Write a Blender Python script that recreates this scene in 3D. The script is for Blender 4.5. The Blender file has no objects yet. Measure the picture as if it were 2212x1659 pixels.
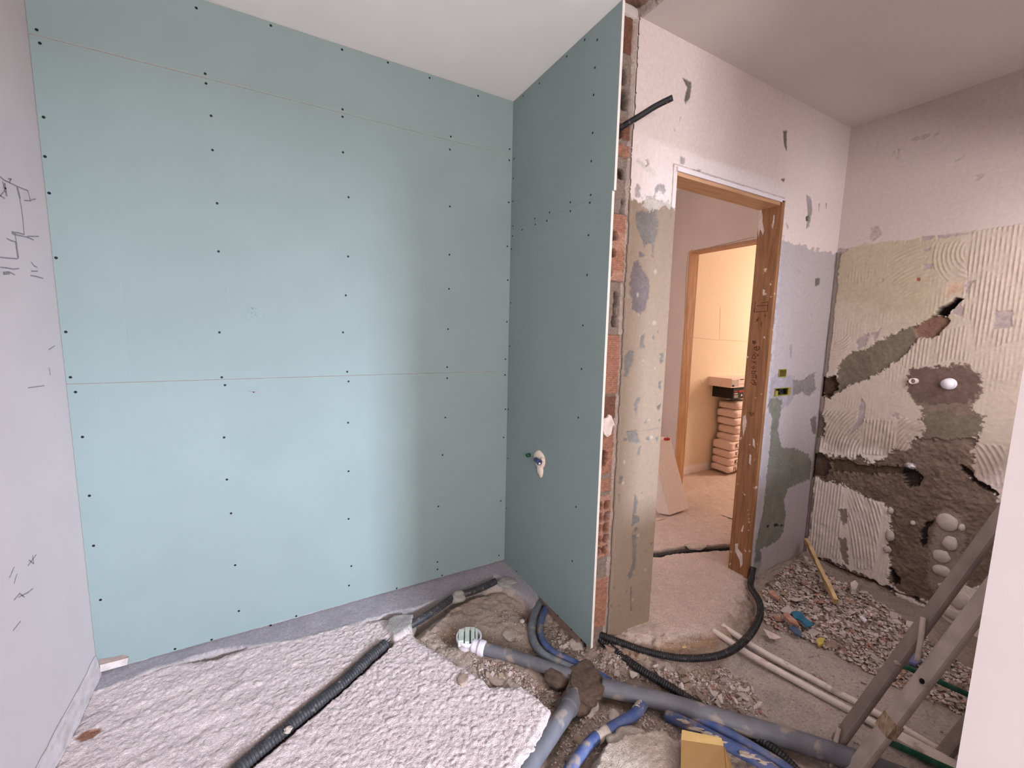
import bpy, bmesh, math, random
import numpy as np
from mathutils import Vector, Matrix
from math import radians, sin, cos, pi

random.seed(7)
RNG = np.random.default_rng(11)
S = bpy.context.scene
COL = S.collection

# ---------------------------------------------------------------- camera
YAW, PITCH, ROLL, FPX = radians(29.48479), radians(-6.98406), radians(1.18728), 913.622
CX, CY = 1106.0, 829.5
CAM = np.array([0, 0, 1.43331])
YB = 2.1956          # face of the back boards
XW = 1.214           # face of the wing boards
YD = 1.385           # face of the wall with the door opening
XR = 3.10            # face of the right wall
XL = -0.685          # left wall
ZC = 2.70
def cam_axes():
    fw = np.array([sin(YAW)*cos(PITCH), cos(YAW)*cos(PITCH), sin(PITCH)])
    rt = np.array([cos(YAW), -sin(YAW), 0.0]); up = np.cross(rt, fw)
    return cos(ROLL)*rt+sin(ROLL)*up, -sin(ROLL)*rt+cos(ROLL)*up, fw
AR, AU, AF = cam_axes()
cam = bpy.data.cameras.new('camera'); cam_o = bpy.data.objects.new('camera', cam); COL.objects.link(cam_o)
m = Matrix.Identity(4)
for i in range(3):
    m[i][0], m[i][1], m[i][2], m[i][3] = AR[i], AU[i], -AF[i], CAM[i]
cam_o.matrix_world = m
cam.sensor_fit = 'HORIZONTAL'; cam.sensor_width = 36; cam.lens = FPX/2212*36
cam.clip_start = 0.02; cam.clip_end = 60
S.camera = cam_o

# ---------------------------------------------------------------- light and exposure
S.view_settings.view_transform = 'Standard'; S.view_settings.look = 'None'
S.view_settings.gamma = 1; S.view_settings.use_curve_mapping = False
S.view_settings.exposure = 0.80
W = bpy.data.worlds.new('daylight'); S.world = W; W.use_nodes = True
W.node_tree.nodes['Background'].inputs[0].default_value = (0.72, 0.82, 1.0, 1)
W.node_tree.nodes['Background'].inputs[1].default_value = 1.0
def area(name, loc, target, sx, sy, power, color):
    l = bpy.data.lights.new(name, 'AREA'); l.shape = 'RECTANGLE'; l.size = sx; l.size_y = sy
    l.energy = power; l.color = color
    o = bpy.data.objects.new(name, l); COL.objects.link(o); o.location = loc
    o.rotation_euler = (Vector(target)-Vector(loc)).to_track_quat('-Z', 'Y').to_euler()
    return o
area('rear_window_daylight', (0.0, -2.62, 1.45), (0.1, 2.2, 1.75), 1.1, 1.2, 80, (1.0, 0.95, 0.935))
area('rear_skylight', (3.0, -4.6, 2.65), (0.3, 2.2, 0.8), 0.6, 0.7, 430, (0.70, 0.82, 1.0))
area('alcove_fill_light', (2.35, 0.02, 1.9), (2.3, 1.25, 0.3), 1.15, 0.8, 7.2, (1.0, 0.96, 0.955))  # fill lamp added to brighten the alcove
area('hall_fill_light', (1.37, 2.45, 1.5), (3.1, 2.3, 1.5), 0.5, 1.6, 4.5, (1.0, 0.74, 0.62))  # unseen fill lamp added behind the pier to brighten the hall
area('far_room_daylight', (5.78, 1.72, 1.75), (3.7, 2.7, 0.6), 0.45, 1.2, 29, (1.0, 0.72, 0.54))

# ---------------------------------------------------------------- measuring the photograph
def ray(x, y): return (x-CX)/FPX*AR - (y-CY)/FPX*AU + AF
def FL(x, y, z=0.0): r = ray(x, y); return CAM+(z-CAM[2])/r[2]*r
def OY(x, y, Y): r = ray(x, y); return CAM+Y/r[1]*r
def OX(x, y, X): r = ray(x, y); return CAM+X/r[0]*r

# ---------------------------------------------------------------- noise and masks
def _h(ix, iy, s):
    n = (ix.astype(np.int64)*374761393+iy.astype(np.int64)*668265263+s*1442695041) & 0x7fffffff
    n = ((n ^ (n >> 13))*1274126177) & 0x7fffffff
    return ((n ^ (n >> 16)) & 0xffffff)/float(0xffffff)
def vn(x, y, s=0):
    ix, iy = np.floor(x), np.floor(y); fx, fy = x-ix, y-iy
    fx = fx*fx*(3-2*fx); fy = fy*fy*(3-2*fy)
    a, b, c, d = _h(ix, iy, s), _h(ix+1, iy, s), _h(ix, iy+1, s), _h(ix+1, iy+1, s)
    return (a*(1-fx)+b*fx)*(1-fy)+(c*(1-fx)+d*fx)*fy
def fbm(x, y, f, o=4, s=0, g=0.5):
    r = 0; a = 1; t = 0
    for k in range(o): r = r+a*(vn(x*f, y*f, s+k*17)*2-1); t += a; a *= g; f *= 2.03
    return r/t
def sdf(px, py, poly):
    """signed distance to a polygon, negative inside"""
    P = np.array(poly, float); x0, y0 = P.min(0)-0.12; x1, y1 = P.max(0)+0.12
    shp = px.shape; X, Y = px.ravel(), py.ravel(); out = np.full(X.shape, 0.12)
    sel = (X > x0) & (X < x1) & (Y > y0) & (Y < y1); x, y = X[sel], Y[sel]
    d = np.full(x.shape, 9.0); ins = np.zeros(x.shape, bool)
    for i in range(len(P)):
        a, b = P[i], P[(i+1) % len(P)]; e = b-a
        t = np.clip(((x-a[0])*e[0]+(y-a[1])*e[1])/max(e@e, 1e-12), 0, 1)
        d = np.minimum(d, np.hypot(x-a[0]-t*e[0], y-a[1]-t*e[1]))
        if a[1] != b[1]:
            c = ((a[1] > y) != (b[1] > y)) & (x < (b[0]-a[0])*(y-a[1])/(b[1]-a[1])+a[0]); ins ^= c
    out[sel] = np.where(ins, -d, d); return out.reshape(shp)
def dline(px, py, pts):
    P = np.array(pts, float); d = np.full(px.shape, 9.0)
    for a, b in zip(P[:-1], P[1:]):
        e = b-a; t = np.clip(((px-a[0])*e[0]+(py-a[1])*e[1])/max(e@e, 1e-12), 0, 1)
        d = np.minimum(d, np.hypot(px-a[0]-t*e[0], py-a[1]-t*e[1]))
    return d
def sm(d, w): return np.clip(0.5-d/(2*w), 0, 1)**1*1.0
def lin(r, g, b):
    f = lambda c: (c/255/12.92) if c/255 <= 0.04045 else ((c/255+0.055)/1.055)**2.4
    return np.array([f(r), f(g), f(b)])
def mix(C, m, col): return C*(1-m[..., None])+np.asarray(col)*m[..., None]

# ---------------------------------------------------------------- materials
MATS = {}
def mat(name, rgb, rough=0.8, metal=0.0, var=0.12, vscale=30, bump=0.2, bscale=150, bdist=0.002,
        rgb2=None, attr=False, stretch=(1, 1, 1), spec=0.3, dirt=None, dscale=8, dthr=0.55):
    if name in MATS: return MATS[name]
    M = bpy.data.materials.new(name); M.use_nodes = True; nt = M.node_tree; N = nt.nodes; L = nt.links
    B = N['Principled BSDF']; B.inputs['Roughness'].default_value = rough; B.inputs['Metallic'].default_value = metal
    B.inputs['Specular IOR Level'].default_value = spec
    tc = N.new('ShaderNodeTexCoord'); mp = N.new('ShaderNodeMapping'); L.new(tc.outputs['Object'], mp.inputs[0])
    mp.inputs['Scale'].default_value = stretch
    n1 = N.new('ShaderNodeTexNoise'); n1.inputs['Scale'].default_value = vscale; n1.inputs['Detail'].default_value = 6
    L.new(mp.outputs[0], n1.inputs['Vector'])
    mx = N.new('ShaderNodeMix'); mx.data_type = 'RGBA'
    L.new(n1.outputs['Fac'], mx.inputs[0])
    if attr:
        at = N.new('ShaderNodeAttribute'); at.attribute_name = 'Col'
        hs = N.new('ShaderNodeMix'); hs.data_type = 'RGBA'; hs.blend_type = 'MULTIPLY'; hs.inputs[0].default_value = 1
        mr = N.new('ShaderNodeMapRange'); mr.inputs[1].default_value = 0.3; mr.inputs[2].default_value = 0.7
        mr.inputs[3].default_value = 1-var; mr.inputs[4].default_value = 1+var
        L.new(n1.outputs['Fac'], mr.inputs[0]); L.new(at.outputs['Color'], hs.inputs[6]); L.new(mr.outputs[0], hs.inputs[7])
        out = hs.outputs[2]
    else:
        c1 = lin(*rgb); c2 = lin(*rgb2) if rgb2 else c1*(1-var*2)
        mr = N.new('ShaderNodeMapRange'); mr.inputs[1].default_value = 0.35; mr.inputs[2].default_value = 0.65
        L.new(n1.outputs['Fac'], mr.inputs[0]); L.new(mr.outputs[0], mx.inputs[0])
        mx.inputs[6].default_value = (*c1, 1); mx.inputs[7].default_value = (*c2, 1); out = mx.outputs[2]
    if dirt:
        n3 = N.new('ShaderNodeTexNoise'); n3.inputs['Scale'].default_value = dscale; n3.inputs['Detail'].default_value = 8
        L.new(tc.outputs['Object'], n3.inputs['Vector'])
        r3 = N.new('ShaderNodeMapRange'); r3.inputs[1].default_value = dthr; r3.inputs[2].default_value = dthr+0.06
        L.new(n3.outputs['Fac'], r3.inputs[0])
        m3 = N.new('ShaderNodeMix'); m3.data_type = 'RGBA'; L.new(r3.outputs[0], m3.inputs[0])
        L.new(out, m3.inputs[6]); m3.inputs[7].default_value = (*lin(*dirt), 1); out = m3.outputs[2]
    L.new(out, B.inputs['Base Color'])
    if bump > 0:
        n2 = N.new('ShaderNodeTexNoise'); n2.inputs['Scale'].default_value = bscale; n2.inputs['Detail'].default_value = 5
        L.new(mp.outputs[0], n2.inputs['Vector'])
        bp = N.new('ShaderNodeBump'); bp.inputs['Strength'].default_value = bump; bp.inputs['Distance'].default_value = bdist
        L.new(n2.outputs['Fac'], bp.inputs['Height']); L.new(bp.outputs[0], B.inputs['Normal'])
    MATS[name] = M; return M
def wood(name, a, b, axis_stretch, scale=6, rough=0.6):
    if name in MATS: return MATS[name]
    return mat(name, a, rough, rgb2=b, vscale=scale, stretch=axis_stretch, bump=0.25, bscale=scale*4, bdist=0.001)

M_ATTR = mat('plaster_surface', None, 0.9, attr=True, var=0.06, vscale=60, bump=0.28, bscale=260, bdist=0.0015)
M_FLOOR = mat('rough_ground', None, 0.95, attr=True, var=0.18, vscale=120, bump=0.9, bscale=260, bdist=0.005)
M_BRICK = mat('cut_brick_face', None, 0.95, attr=True, var=0.25, vscale=130, bump=0.9, bscale=200, bdist=0.003)
M_GREEN = mat('green_gypsum_paper', (135, 149, 148), 0.72, rgb2=(131, 145, 144), vscale=3, bump=0.08, bscale=500, bdist=0.0005)
M_GCORE = mat('gypsum_core', (232, 222, 216), 0.9, var=0.04)
M_WHITE = mat('white_wall_paint', (210, 198, 198), 0.85, var=0.02, vscale=4, bump=0.12, bscale=220, bdist=0.001)
M_CEIL = mat('ceiling_paint', (242, 238, 234), 0.9, var=0.02, vscale=3, bump=0.1, bscale=200, bdist=0.001)
M_CEILR = mat('ceiling_paint_dimmed', (200, 188, 182), 0.9, var=0.02, vscale=3, bump=0.1, bscale=200, bdist=0.001)  # right ceiling's dimmer, pinker light put into its base colour
M_HALL = mat('hall_paint', (214, 196, 184), 0.85, var=0.03, vscale=4, bump=0.15, bscale=120, bdist=0.001)
M_SCREW = mat('black_screw', (14, 14, 16), 0.5, var=0.1, bump=0)
M_BLACK = mat('black_corrugated_plastic', (40, 39, 42), 0.4, var=0.2, bump=0.1, dirt=(84, 76, 72), dscale=60, dthr=0.60)
M_DUSTB = mat('dusty_black_plastic', (62, 60, 64), 0.5, var=0.2, bump=0.15, dirt=(104, 96, 94), dscale=70, dthr=0.6)
M_GREY = mat('grey_pipe_plastic', (112, 112, 120), 0.5, var=0.12, vscale=15, bump=0.05, dirt=(148, 136, 130), dscale=11, dthr=0.56)
M_GREYC = mat('grey_conduit_plastic', (118, 123, 130), 0.5, var=0.12, bump=0.05, dirt=(150, 138, 132), dscale=14, dthr=0.6)
M_BLUE = mat('blue_pipe_plastic', (60, 80, 132), 0.55, rgb2=(96, 102, 132), vscale=22, bump=0.05, dirt=(138, 126, 122), dscale=14, dthr=0.56)
M_WPIPE = mat('white_pipe_plastic', (222, 208, 200), 0.5, var=0.06, bump=0.05, dirt=(176, 158, 148), dscale=20, dthr=0.6)
M_PVC = mat('white_drain_plastic', (232, 226, 236), 0.35, var=0.03, bump=0, spec=0.5)
M_TAPE = mat('masking_tape', (198, 206, 196), 0.6, var=0.06, bump=0.1)
M_MORTAR = mat('wet_mortar', (106, 88, 78), 0.95, var=0.18, vscale=60, bump=0.8, bscale=150, bdist=0.004)
M_STEEL = mat('dusty_grey_steel', (184, 168, 161), 0.6, metal=0.0, var=0.12, vscale=14, bump=0.15, bscale=90, dirt=(112, 84, 70), dscale=9, dthr=0.68)
M_DSTEEL = mat('dark_dusty_steel', (142, 127, 121), 0.6, metal=0.0, var=0.12, vscale=14, bump=0.15, bscale=90, dirt=(130, 118, 112), dscale=9, dthr=0.68)
M_GPAINT = mat('green_painted_steel', (28, 92, 68), 0.55, var=0.15, bump=0.1, dirt=(52, 92, 76), dscale=20)
M_BTAPE = mat('brown_packing_tape', (134, 104, 74), 0.4, rgb2=(176, 158, 138), vscale=40, stretch=(1, 6, 1), bump=0.3)
M_PINE = wood('pale_pine', (206, 160, 118), (184, 136, 94), (8, 8, 0.8))
M_PINEX = wood('pale_pine_lintel', (184, 142, 108), (168, 124, 90), (0.8, 8, 8))
M_OAKJ = mat('aged_pine_jamb', (150, 106, 72), 0.6, rgb2=(124, 84, 54), vscale=7, stretch=(10, 10, 0.8), bump=0.3,
             bscale=40, dirt=(206, 186, 168), dscale=26, dthr=0.66)
M_STICK = wood('split_pine', (214, 184, 140), (190, 158, 116), (6, 6, 6), 5)
M_CARD = mat('tan_cardboard', (166, 130, 86), 0.8, rgb2=(158, 122, 78), vscale=6, bump=0.1)
M_STONE = mat('pale_broken_concrete', (186, 172, 160), 0.95, var=0.12, vscale=14, bump=1.0, bscale=60, bdist=0.006)
M_CHIP = mat('grey_rubble', (208, 192, 186), 0.95, rgb2=(166, 149, 143), vscale=24, bump=0.4, bscale=120)
M_CHIPR = mat('red_brick_rubble', (184, 144, 128), 0.95, rgb2=(156, 112, 96), vscale=24, bump=0.4, bscale=120)
M_CHIPW = mat('white_plaster_rubble', (222, 206, 200), 0.95, rgb2=(192, 176, 168), vscale=24, bump=0.4, bscale=120)
M_CHIPB = mat('brown_earth_clod', (168, 146, 132), 0.95, rgb2=(140, 118, 104), vscale=24, bump=0.6, bscale=90)
M_PEB = mat('river_stone', (204, 190, 182), 0.8, var=0.08, vscale=18, bump=0.3)
M_BSCR = mat('blue_plastic_scrap', (52, 112, 140), 0.5, var=0.15, bump=0.1)
M_YSCR = mat('yellow_scrap', (196, 178, 96), 0.7, var=0.1)
M_FOAM = mat('cream_expanding_foam', (232, 214, 196), 0.8, var=0.05, vscale=40, bump=0.3, bscale=90, bdist=0.002)
M_BCAP = mat('blue_plug', (44, 54, 112), 0.35, var=0.1, bump=0, spec=0.5)
M_GCAP = mat('green_plug', (22, 84, 50), 0.35, var=0.1, bump=0)
M_ROSE = mat('pinkish_bag_paper', (236, 214, 204), 0.8, var=0.03, bump=0.2, bscale=60)
M_INK = mat('black_ink', (40, 34, 34), 0.8, var=0.05, bump=0)
M_PENCIL = mat('pencil_line', (158, 148, 152), 0.9, var=0.2, vscale=200, bump=0)
M_PENCILG = mat('faint_pencil_line', (146, 162, 166), 0.9, var=0.1, vscale=200, bump=0)
M_JINK = mat('brown_marker', (92, 56, 30), 0.8, var=0.2, vscale=200, bump=0)
M_RED = mat('red_plastic', (168, 40, 32), 0.5, var=0.05, bump=0)
M_DARKBOX = mat('black_carton', (36, 34, 34), 0.6, var=0.05, bump=0)
M_YBOX = mat('yellow_junction_box', (150, 138, 62), 0.6, var=0.2, vscale=40, bump=0.1)
M_VOID = mat('dark_cavity', (22, 18, 16), 1.0, var=0.2, bump=0)
M_SILVER = mat('bright_metal_cap', (220, 220, 220), 0.3, metal=0.8, var=0.05, bump=0)
M_TERRA = mat('terracotta', (140, 118, 104), 0.9, var=0.12, bump=0.3)
M_EPS = mat('cream_foam_board', (236, 220, 206), 0.9, var=0.06, vscale=90, bump=0.3, bscale=220, bdist=0.001)
M_GLASS = mat('window_frame_white', (230, 230, 230), 0.4, var=0.02, bump=0)

# ---------------------------------------------------------------- mesh helpers
def link(o, parent=None):
    COL.objects.link(o)
    if parent is not None: o.parent = parent
    return o
def tag(o, label=None, cat=None, group=None, kind=None):
    if label: o['label'] = label
    if cat: o['category'] = cat
    if group: o['group'] = group
    if kind: o['kind'] = kind
    return o
def obj(name, bm, m, parent=None, smooth=False):
    me = bpy.data.meshes.new(name); bm.normal_update(); bm.to_mesh(me); bm.free()
    for mm in (m if isinstance(m, (list, tuple)) else [m]): me.materials.append(mm)
    if smooth:
        me.polygons.foreach_set('use_smooth', [True]*len(me.polygons))
    return link(bpy.data.objects.new(name, me), parent)
def empty(name, loc=(0, 0, 0)):
    o = bpy.data.objects.new(name, None); COL.objects.link(o); o.location = loc; o.empty_display_size = 0.05; return o
def bm_box(bm, a, b, bevel=0.0, mi=0):
    a, b = Vector(a), Vector(b); c = (a+b)/2; s = b-a
    r = bmesh.ops.create_cube(bm, size=1.0); vs = r['verts']
    for v in vs: v.co = Vector((v.co.x*s.x, v.co.y*s.y, v.co.z*s.z))+c
    fs = list({f for v in vs for f in v.link_faces})
    for f in fs: f.material_index = mi
    if bevel > 0:
        es = list({e for v in vs for e in v.link_edges})
        bmesh.ops.bevel(bm, geom=es, offset=bevel, segments=2, profile=0.6, affect='EDGES')
def box(name, a, b, m, parent=None, bevel=0.0):
    bm = bmesh.new(); bm_box(bm, a, b, bevel)
    return obj(name, bm, m, parent)
def struct(o): o['kind'] = 'structure'; return o
def hexa(bm, c8):
    """box from 8 corners: bottom 4 (ccw) then top 4"""
    v = [bm.verts.new(Vector(p)) for p in c8]
    for f in ((3, 2, 1, 0), (4, 5, 6, 7), (0, 1, 5, 4), (1, 2, 6, 5), (2, 3, 7, 6), (3, 0, 4, 7)): bm.faces.new([v[i] for i in f])
def pbox(name, o, ex, ey, ez, m, parent=None, bevel=0.0, jitter=0.0):
    """parallelepiped from an origin and three edge vectors"""
    o, ex, ey, ez = map(lambda q: Vector(q), (o, ex, ey, ez)); bm = bmesh.new()
    hexa(bm, [o, o+ex, o+ex+ey, o+ey, o+ez, o+ex+ez, o+ex+ey+ez, o+ey+ez])
    bmesh.ops.recalc_face_normals(bm, faces=bm.faces)
    if bevel: bmesh.ops.bevel(bm, geom=list(bm.edges), offset=bevel, segments=2, profile=0.6, affect='EDGES')
    if jitter:
        for v in bm.verts: v.co += Vector([random.uniform(-jitter, jitter) for _ in range(3)])
    return obj(name, bm, m, parent)
def spline(pts, step=0.004):
    P = [np.array(p, float) for p in pts]
    if len(P) == 2: P = [P[0], (P[0]+P[1])/2, P[1]]
    Q = [2*P[0]-P[1]]+P+[2*P[-1]-P[-2]]; out = []
    for i in range(1, len(Q)-2):
        p0, p1, p2, p3 = Q[i-1:i+3]; n = max(2, int(np.linalg.norm(p2-p1)/step))
        for k in range(n):
            t = k/n
            out.append(0.5*((2*p1)+(-p0+p2)*t+(2*p0-5*p1+4*p2-p3)*t*t+(-p0+3*p1-3*p2+p3)*t**3))
    out.append(P[-1]); return out
def tube_bm(bm, pts, r, seg=16, corr=None, step=0.01, cap=True, hollow=0.0, rough=0.0):
    path = spline(pts, step if not corr else corr[0]/4)
    n = len(path); T = [path[min(i+1, n-1)]-path[max(i-1, 0)] for i in range(n)]
    T = [t/np.linalg.norm(t) for t in T]
    a = np.cross(T[0], [0, 0, 1.0])
    if np.linalg.norm(a) < 0.1: a = np.cross(T[0], [0, 1.0, 0])
    a /= np.linalg.norm(a); rings = []; L = 0
    for i in range(n):
        if i: L += np.linalg.norm(path[i]-path[i-1])
        a = a-T[i]*(a@T[i]); a /= np.linalg.norm(a); b = np.cross(T[i], a)
        rr = (r[0]+(r[1]-r[0])*i/(n-1)) if isinstance(r, (tuple, list)) else r
        if corr: rr *= 1+corr[1]*sin(2*pi*L/corr[0])
        if rough: rr *= 1+rough*(vn(np.array(L*60.), np.array(r if not isinstance(r, (tuple, list)) else 1.), 3)-0.5)
        rings.append([bm.verts.new(path[i]+rr*(cos(2*pi*k/seg)*a+sin(2*pi*k/seg)*b)) for k in range(seg)])
    for p, q in zip(rings[:-1], rings[1:]):
        for k in range(seg): bm.faces.new((p[k], q[k], q[(k+1) % seg], p[(k+1) % seg])[::-1])
    if cap:
        for rg, ctr, sgn in ((rings[0], path[0], 1), (rings[-1], path[-1], -1)):
            if hollow:
                inn = [bm.verts.new(Vector(ctr)+(v.co-Vector(ctr))*hollow) for v in rg]
                t = Vector(T[0] if sgn == 1 else -T[-1])*0.03
                deep = [bm.verts.new(v.co+t) for v in inn]
                for k in range(seg):
                    j = (k+1) % seg
                    bm.faces.new((rg[k], rg[j], inn[j], inn[k])); bm.faces.new((inn[k], inn[j], deep[j], deep[k]))
                bm.faces.new(deep)
            else: bm.faces.new(rg)
    bmesh.ops.recalc_face_normals(bm, faces=bm.faces)
def tube(name, pts, r, m, parent=None, **k):
    bm = bmesh.new(); tube_bm(bm, pts, r, **k)
    return obj(name, bm, m, parent, smooth=True)
def grid(name, us, vs, fn, C, m, keep=None, parent=None, smooth=True):
    """fn(U,V)->xyz arrays, C colour (nv,nu,3); keep: bool per cell"""
    nu, nv = len(us), len(vs); U, V = np.meshgrid(us, vs); X, Y, Z = fn(U, V)
    co = np.stack([X, Y, Z], -1).reshape(-1, 3)
    idx = np.arange(nu*nv).reshape(nv, nu)
    q = np.stack([idx[:-1, :-1], idx[:-1, 1:], idx[1:, 1:], idx[1:, :-1]], -1)
    q = q[keep] if keep is not None else q.reshape(-1, 4)
    used = np.zeros(nu*nv, bool); used[q.ravel()] = True; remap = np.cumsum(used)-1
    co = co[used]; q = remap[q]; C = C.reshape(-1, 3)[used]
    me = bpy.data.meshes.new(name); me.vertices.add(len(co)); me.vertices.foreach_set('co', co.ravel().astype(np.float32))
    me.loops.add(q.size); me.loops.foreach_set('vertex_index', q.ravel().astype(np.int32))
    me.polygons.add(len(q)); me.polygons.foreach_set('loop_start', np.arange(0, q.size, 4, dtype=np.int32))
    me.update(calc_edges=True)
    me.polygons.foreach_set('use_smooth', np.ones(len(q), bool) if smooth else np.zeros(len(q), bool))
    at = me.attributes.new('Col', 'FLOAT_COLOR', 'POINT')
    at.data.foreach_set('color', np.concatenate([np.clip(C, 0, 1), np.ones((len(C), 1))], 1).ravel().astype(np.float32))
    me.materials.append(m); return link(bpy.data.objects.new(name, me), parent)
def marks(name, strokes, *a, **k):
    return [ribbon(name, [st], *a, **k) for st in strokes]
def ribbon(name, strokes, w, m, plane, parent, off=0.0008):
    """flat pencil strokes: strokes are pixel polylines, plane maps a pixel onto the surface; off lifts towards the room"""
    bm = bmesh.new()
    for st in strokes:
        ww = w
        P = [Vector(plane(*p)) for p in st]
        for a, b in zip(P[:-1], P[1:]):
            d = (b-a)
            if d.length < 1e-5: continue
            n = off if isinstance(off, Vector) else Vector(off)
            s = d.cross(n).normalized()*ww/2; e = d.normalized()*ww*0.3
            bm.faces.new([bm.verts.new(q+n) for q in (a-s-e, b-s+e, b+s+e, a+s-e)])
    return obj(name, bm, m, parent)
# ================================================================ SETTING
def poly_y(pts, Y=YD): return [tuple(OY(x, y, Y)[[0, 2]]) for x, y in pts]
def poly_x(pts, X=XR): return [tuple(OX(x, y, X)[[1, 2]]) for x, y in pts]
def zc(x0, y0, k, pts): return [(x0+a/k, y0+b/k) for a, b in pts]

struct(box('wall_left', (XL-0.12, -2.5, -0.12), (XL, 2.35, ZC+0.1), M_WHITE))
struct(box('wall_back', (XL, 2.2085, -0.12), (1.34, 2.32, ZC+0.1), M_WHITE))
def opening_wall(name, x0, x1, y0, y1, holes, m, axis='x', z0=-0.12):
    """wall running along x with rectangular openings (xa, xb, za, zb)"""
    bm = bmesh.new(); c = x0
    for xa, xb, za, zb in holes:
        bm_box(bm, (c, y0, z0), (xa, y1, ZC)); bm_box(bm, (xa, y0, z0), (xb, y1, za)); bm_box(bm, (xa, y0, zb), (xb, y1, ZC)); c = xb
    bm_box(bm, (c, y0, z0), (x1, y1, ZC))
    return struct(obj(name, bm, m))
opening_wall('wall_entry', 1.30, 3.25, 0.098, 0.2327, [(1.72, 2.98, 0.98, 2.28)], M_WHITE)  # unseen opening added so the alcove fill lamp can shine in
struct(box('wall_side', (2.95, -2.5, -0.12), (3.05, 0.098, ZC), M_WHITE))
wx0, wx1, wz0, wz1 = -0.55, 0.55, 0.95, 2.25
opening_wall('wall_rear', XL, 2.95, -2.5, -2.38, [(wx0, wx1, wz0, wz1), (1.6, 2.75, 0.9, 2.35)], M_WHITE)
wf = bmesh.new()
for a, b in (((wx0, -2.46, wz0), (wx0+0.05, -2.42, wz1)), ((wx1-0.05, -2.46, wz0), (wx1, -2.42, wz1)), ((wx0+.05, -2.46, wz0), (wx1-.05, -2.42, wz0+0.05)),
             ((wx0+.05, -2.46, wz1-0.05), (wx1-.05, -2.42, wz1)), ((-0.02, -2.46, wz0+.05), (0.02, -2.42, wz1-.05))): bm_box(wf, a, b)
struct(obj('window_1', wf, M_GLASS))

# ceiling: two plastered fields with the torn strip of the removed wall between them
bm = bmesh.new()
bm_box(bm, (XL-0.1, -2.5, ZC), (1.222, 2.3, ZC+0.1)); bm_box(bm, (1.345, -2.5, ZC), (5.7, 1.40, ZC+0.1)); bm_box(bm, (1.222, 1.40, ZC), (5.7, 3.0, ZC+0.1))
bm_box(bm, (1.222, -2.5, ZC+0.06), (1.345, 1.40, ZC+0.1))
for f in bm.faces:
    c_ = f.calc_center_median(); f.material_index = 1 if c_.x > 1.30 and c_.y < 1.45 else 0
ceil = struct(obj('ceiling', bm, [M_CEIL, M_CEILR]))
us = np.arange(1.215, 1.352, 0.004); vs = np.arange(0.1, 1.41, 0.004); U, V = np.meshgrid(us, vs)
hz = 0.035+0.018*fbm(U, V, 22, 4, 5); hz = hz*np.clip((1.345+0.006*fbm(U, V, 60, 3, 9)-U)/0.008, 0, 1)
C = np.zeros(U.shape+(3,))+lin(122, 100, 88)
C = mix(C, np.clip(fbm(U, V, 9, 3, 2)*4+0.3, 0, 1), lin(132, 82, 62)); C = mix(C, np.clip((U-1.333)/0.006, 0, 1), lin(168, 152, 142))
grid('torn_strip', us, vs, lambda a, b: (a, b, ZC-0.001+hz), C, M_BRICK, parent=ceil)

# ---- wall with the door opening ----
DX0, DX1, DZ = 1.612, 2.446, 2.170
us = np.arange(1.325, 3.112, 0.004); vs = np.arange(-0.14, 2.704, 0.004); U, V = np.meshgrid(us, vs)
WH, ADH, ADB = lin(206, 190, 186), lin(134, 115, 99), lin(166, 156, 158)
GR, GRN, DK, LG = lin(104, 97, 92), lin(114, 111, 102), lin(96, 86, 84), lin(150, 140, 140)
C = np.zeros(U.shape+(3,))+WH
und = 0.0015*fbm(U, V, 5, 3, 1); Hh = und.copy()
C = C*(1+0.03*fbm(U, V, 6, 4, 8))[..., None]
n1 = fbm(U, V, 18, 5, 21); n2 = fbm(U, V, 60, 4, 22); n3 = fbm(U, V, 140, 3, 23)
left = (U < 2.0)
tl = np.where(left, 2.0, 1.965)+0.035*n1+0.015*n2
adh = sm(V-tl, 0.004)
C = mix(C, adh, ADH); C = mix(C, adh*(U > 2.0), ADB)
# comb marks
ph = np.where(left, 0, 1)
cl = 0.5+0.5*np.sin((U*0.9+0.03*fbm(U, V, 3, 2, 31))*2*pi/0.013); cr = 0.5+0.5*np.sin((V+0.02*fbm(U, V, 3, 2, 33)+0.04*(U-2.7)**2)*2*pi/0.012)
am = np.clip(0.5+fbm(U, V, 7, 3, 35)*1.6, 0, 1)
Hh += adh*(0.001+np.where(left, cl*0.0009, cr*0.0012)*am+0.0008*n2)
C = C*(1+adh*0.05*n2+adh*0.035*(np.where(left, cl, cr)-0.5)*am)[..., None]
def patch(d, col, dep, w=0.003, jag=0.010, jn=None):
    global C, Hh
    s = sm(d+jag*(n2 if jn is None else jn)+0.7*jag*n3, w)
    C = mix(C, s, np.asarray(col)*(1+0.22*(n1+n3))[..., None]); Hh = Hh*(1-s*0.8)+dep*s
def P(pts): return sdf(U, V, poly_y(pts))
k = 5.185
patch(P(zc(1300, 380, k, [(385, 395), (450, 385), (530, 400), (610, 365), (615, 440), (640, 520), (610, 650), (590, 760), (470, 770), (430, 640), (380, 540)])), GR, -0.003)
patch(P(zc(1300, 380, k, [(340, 1000), (410, 950), (470, 1090), (530, 1170), (535, 1280), (490, 1500), (430, 1550), (350, 1500), (315, 1300), (325, 1120)])), lin(102, 91, 91), -0.003)
patch(P(zc(1300, 380, k, [(370, 130), (410, 80), (430, 150), (440, 220), (400, 240), (370, 200)])), LG, -0.002)
patch(P(zc(1300, 380, k, [(620, 90), (700, 90), (715, 160), (690, 200), (640, 160), (600, 200), (595, 140)])), LG, -0.002)
patch(P(zc(1300, 380, k, [(465, 260), (560, 220), (640, 250), (740, 290), (760, 360), (640, 350), (520, 380), (460, 330)])), lin(166, 156, 148), 0.0005, jag=0.02)
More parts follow.
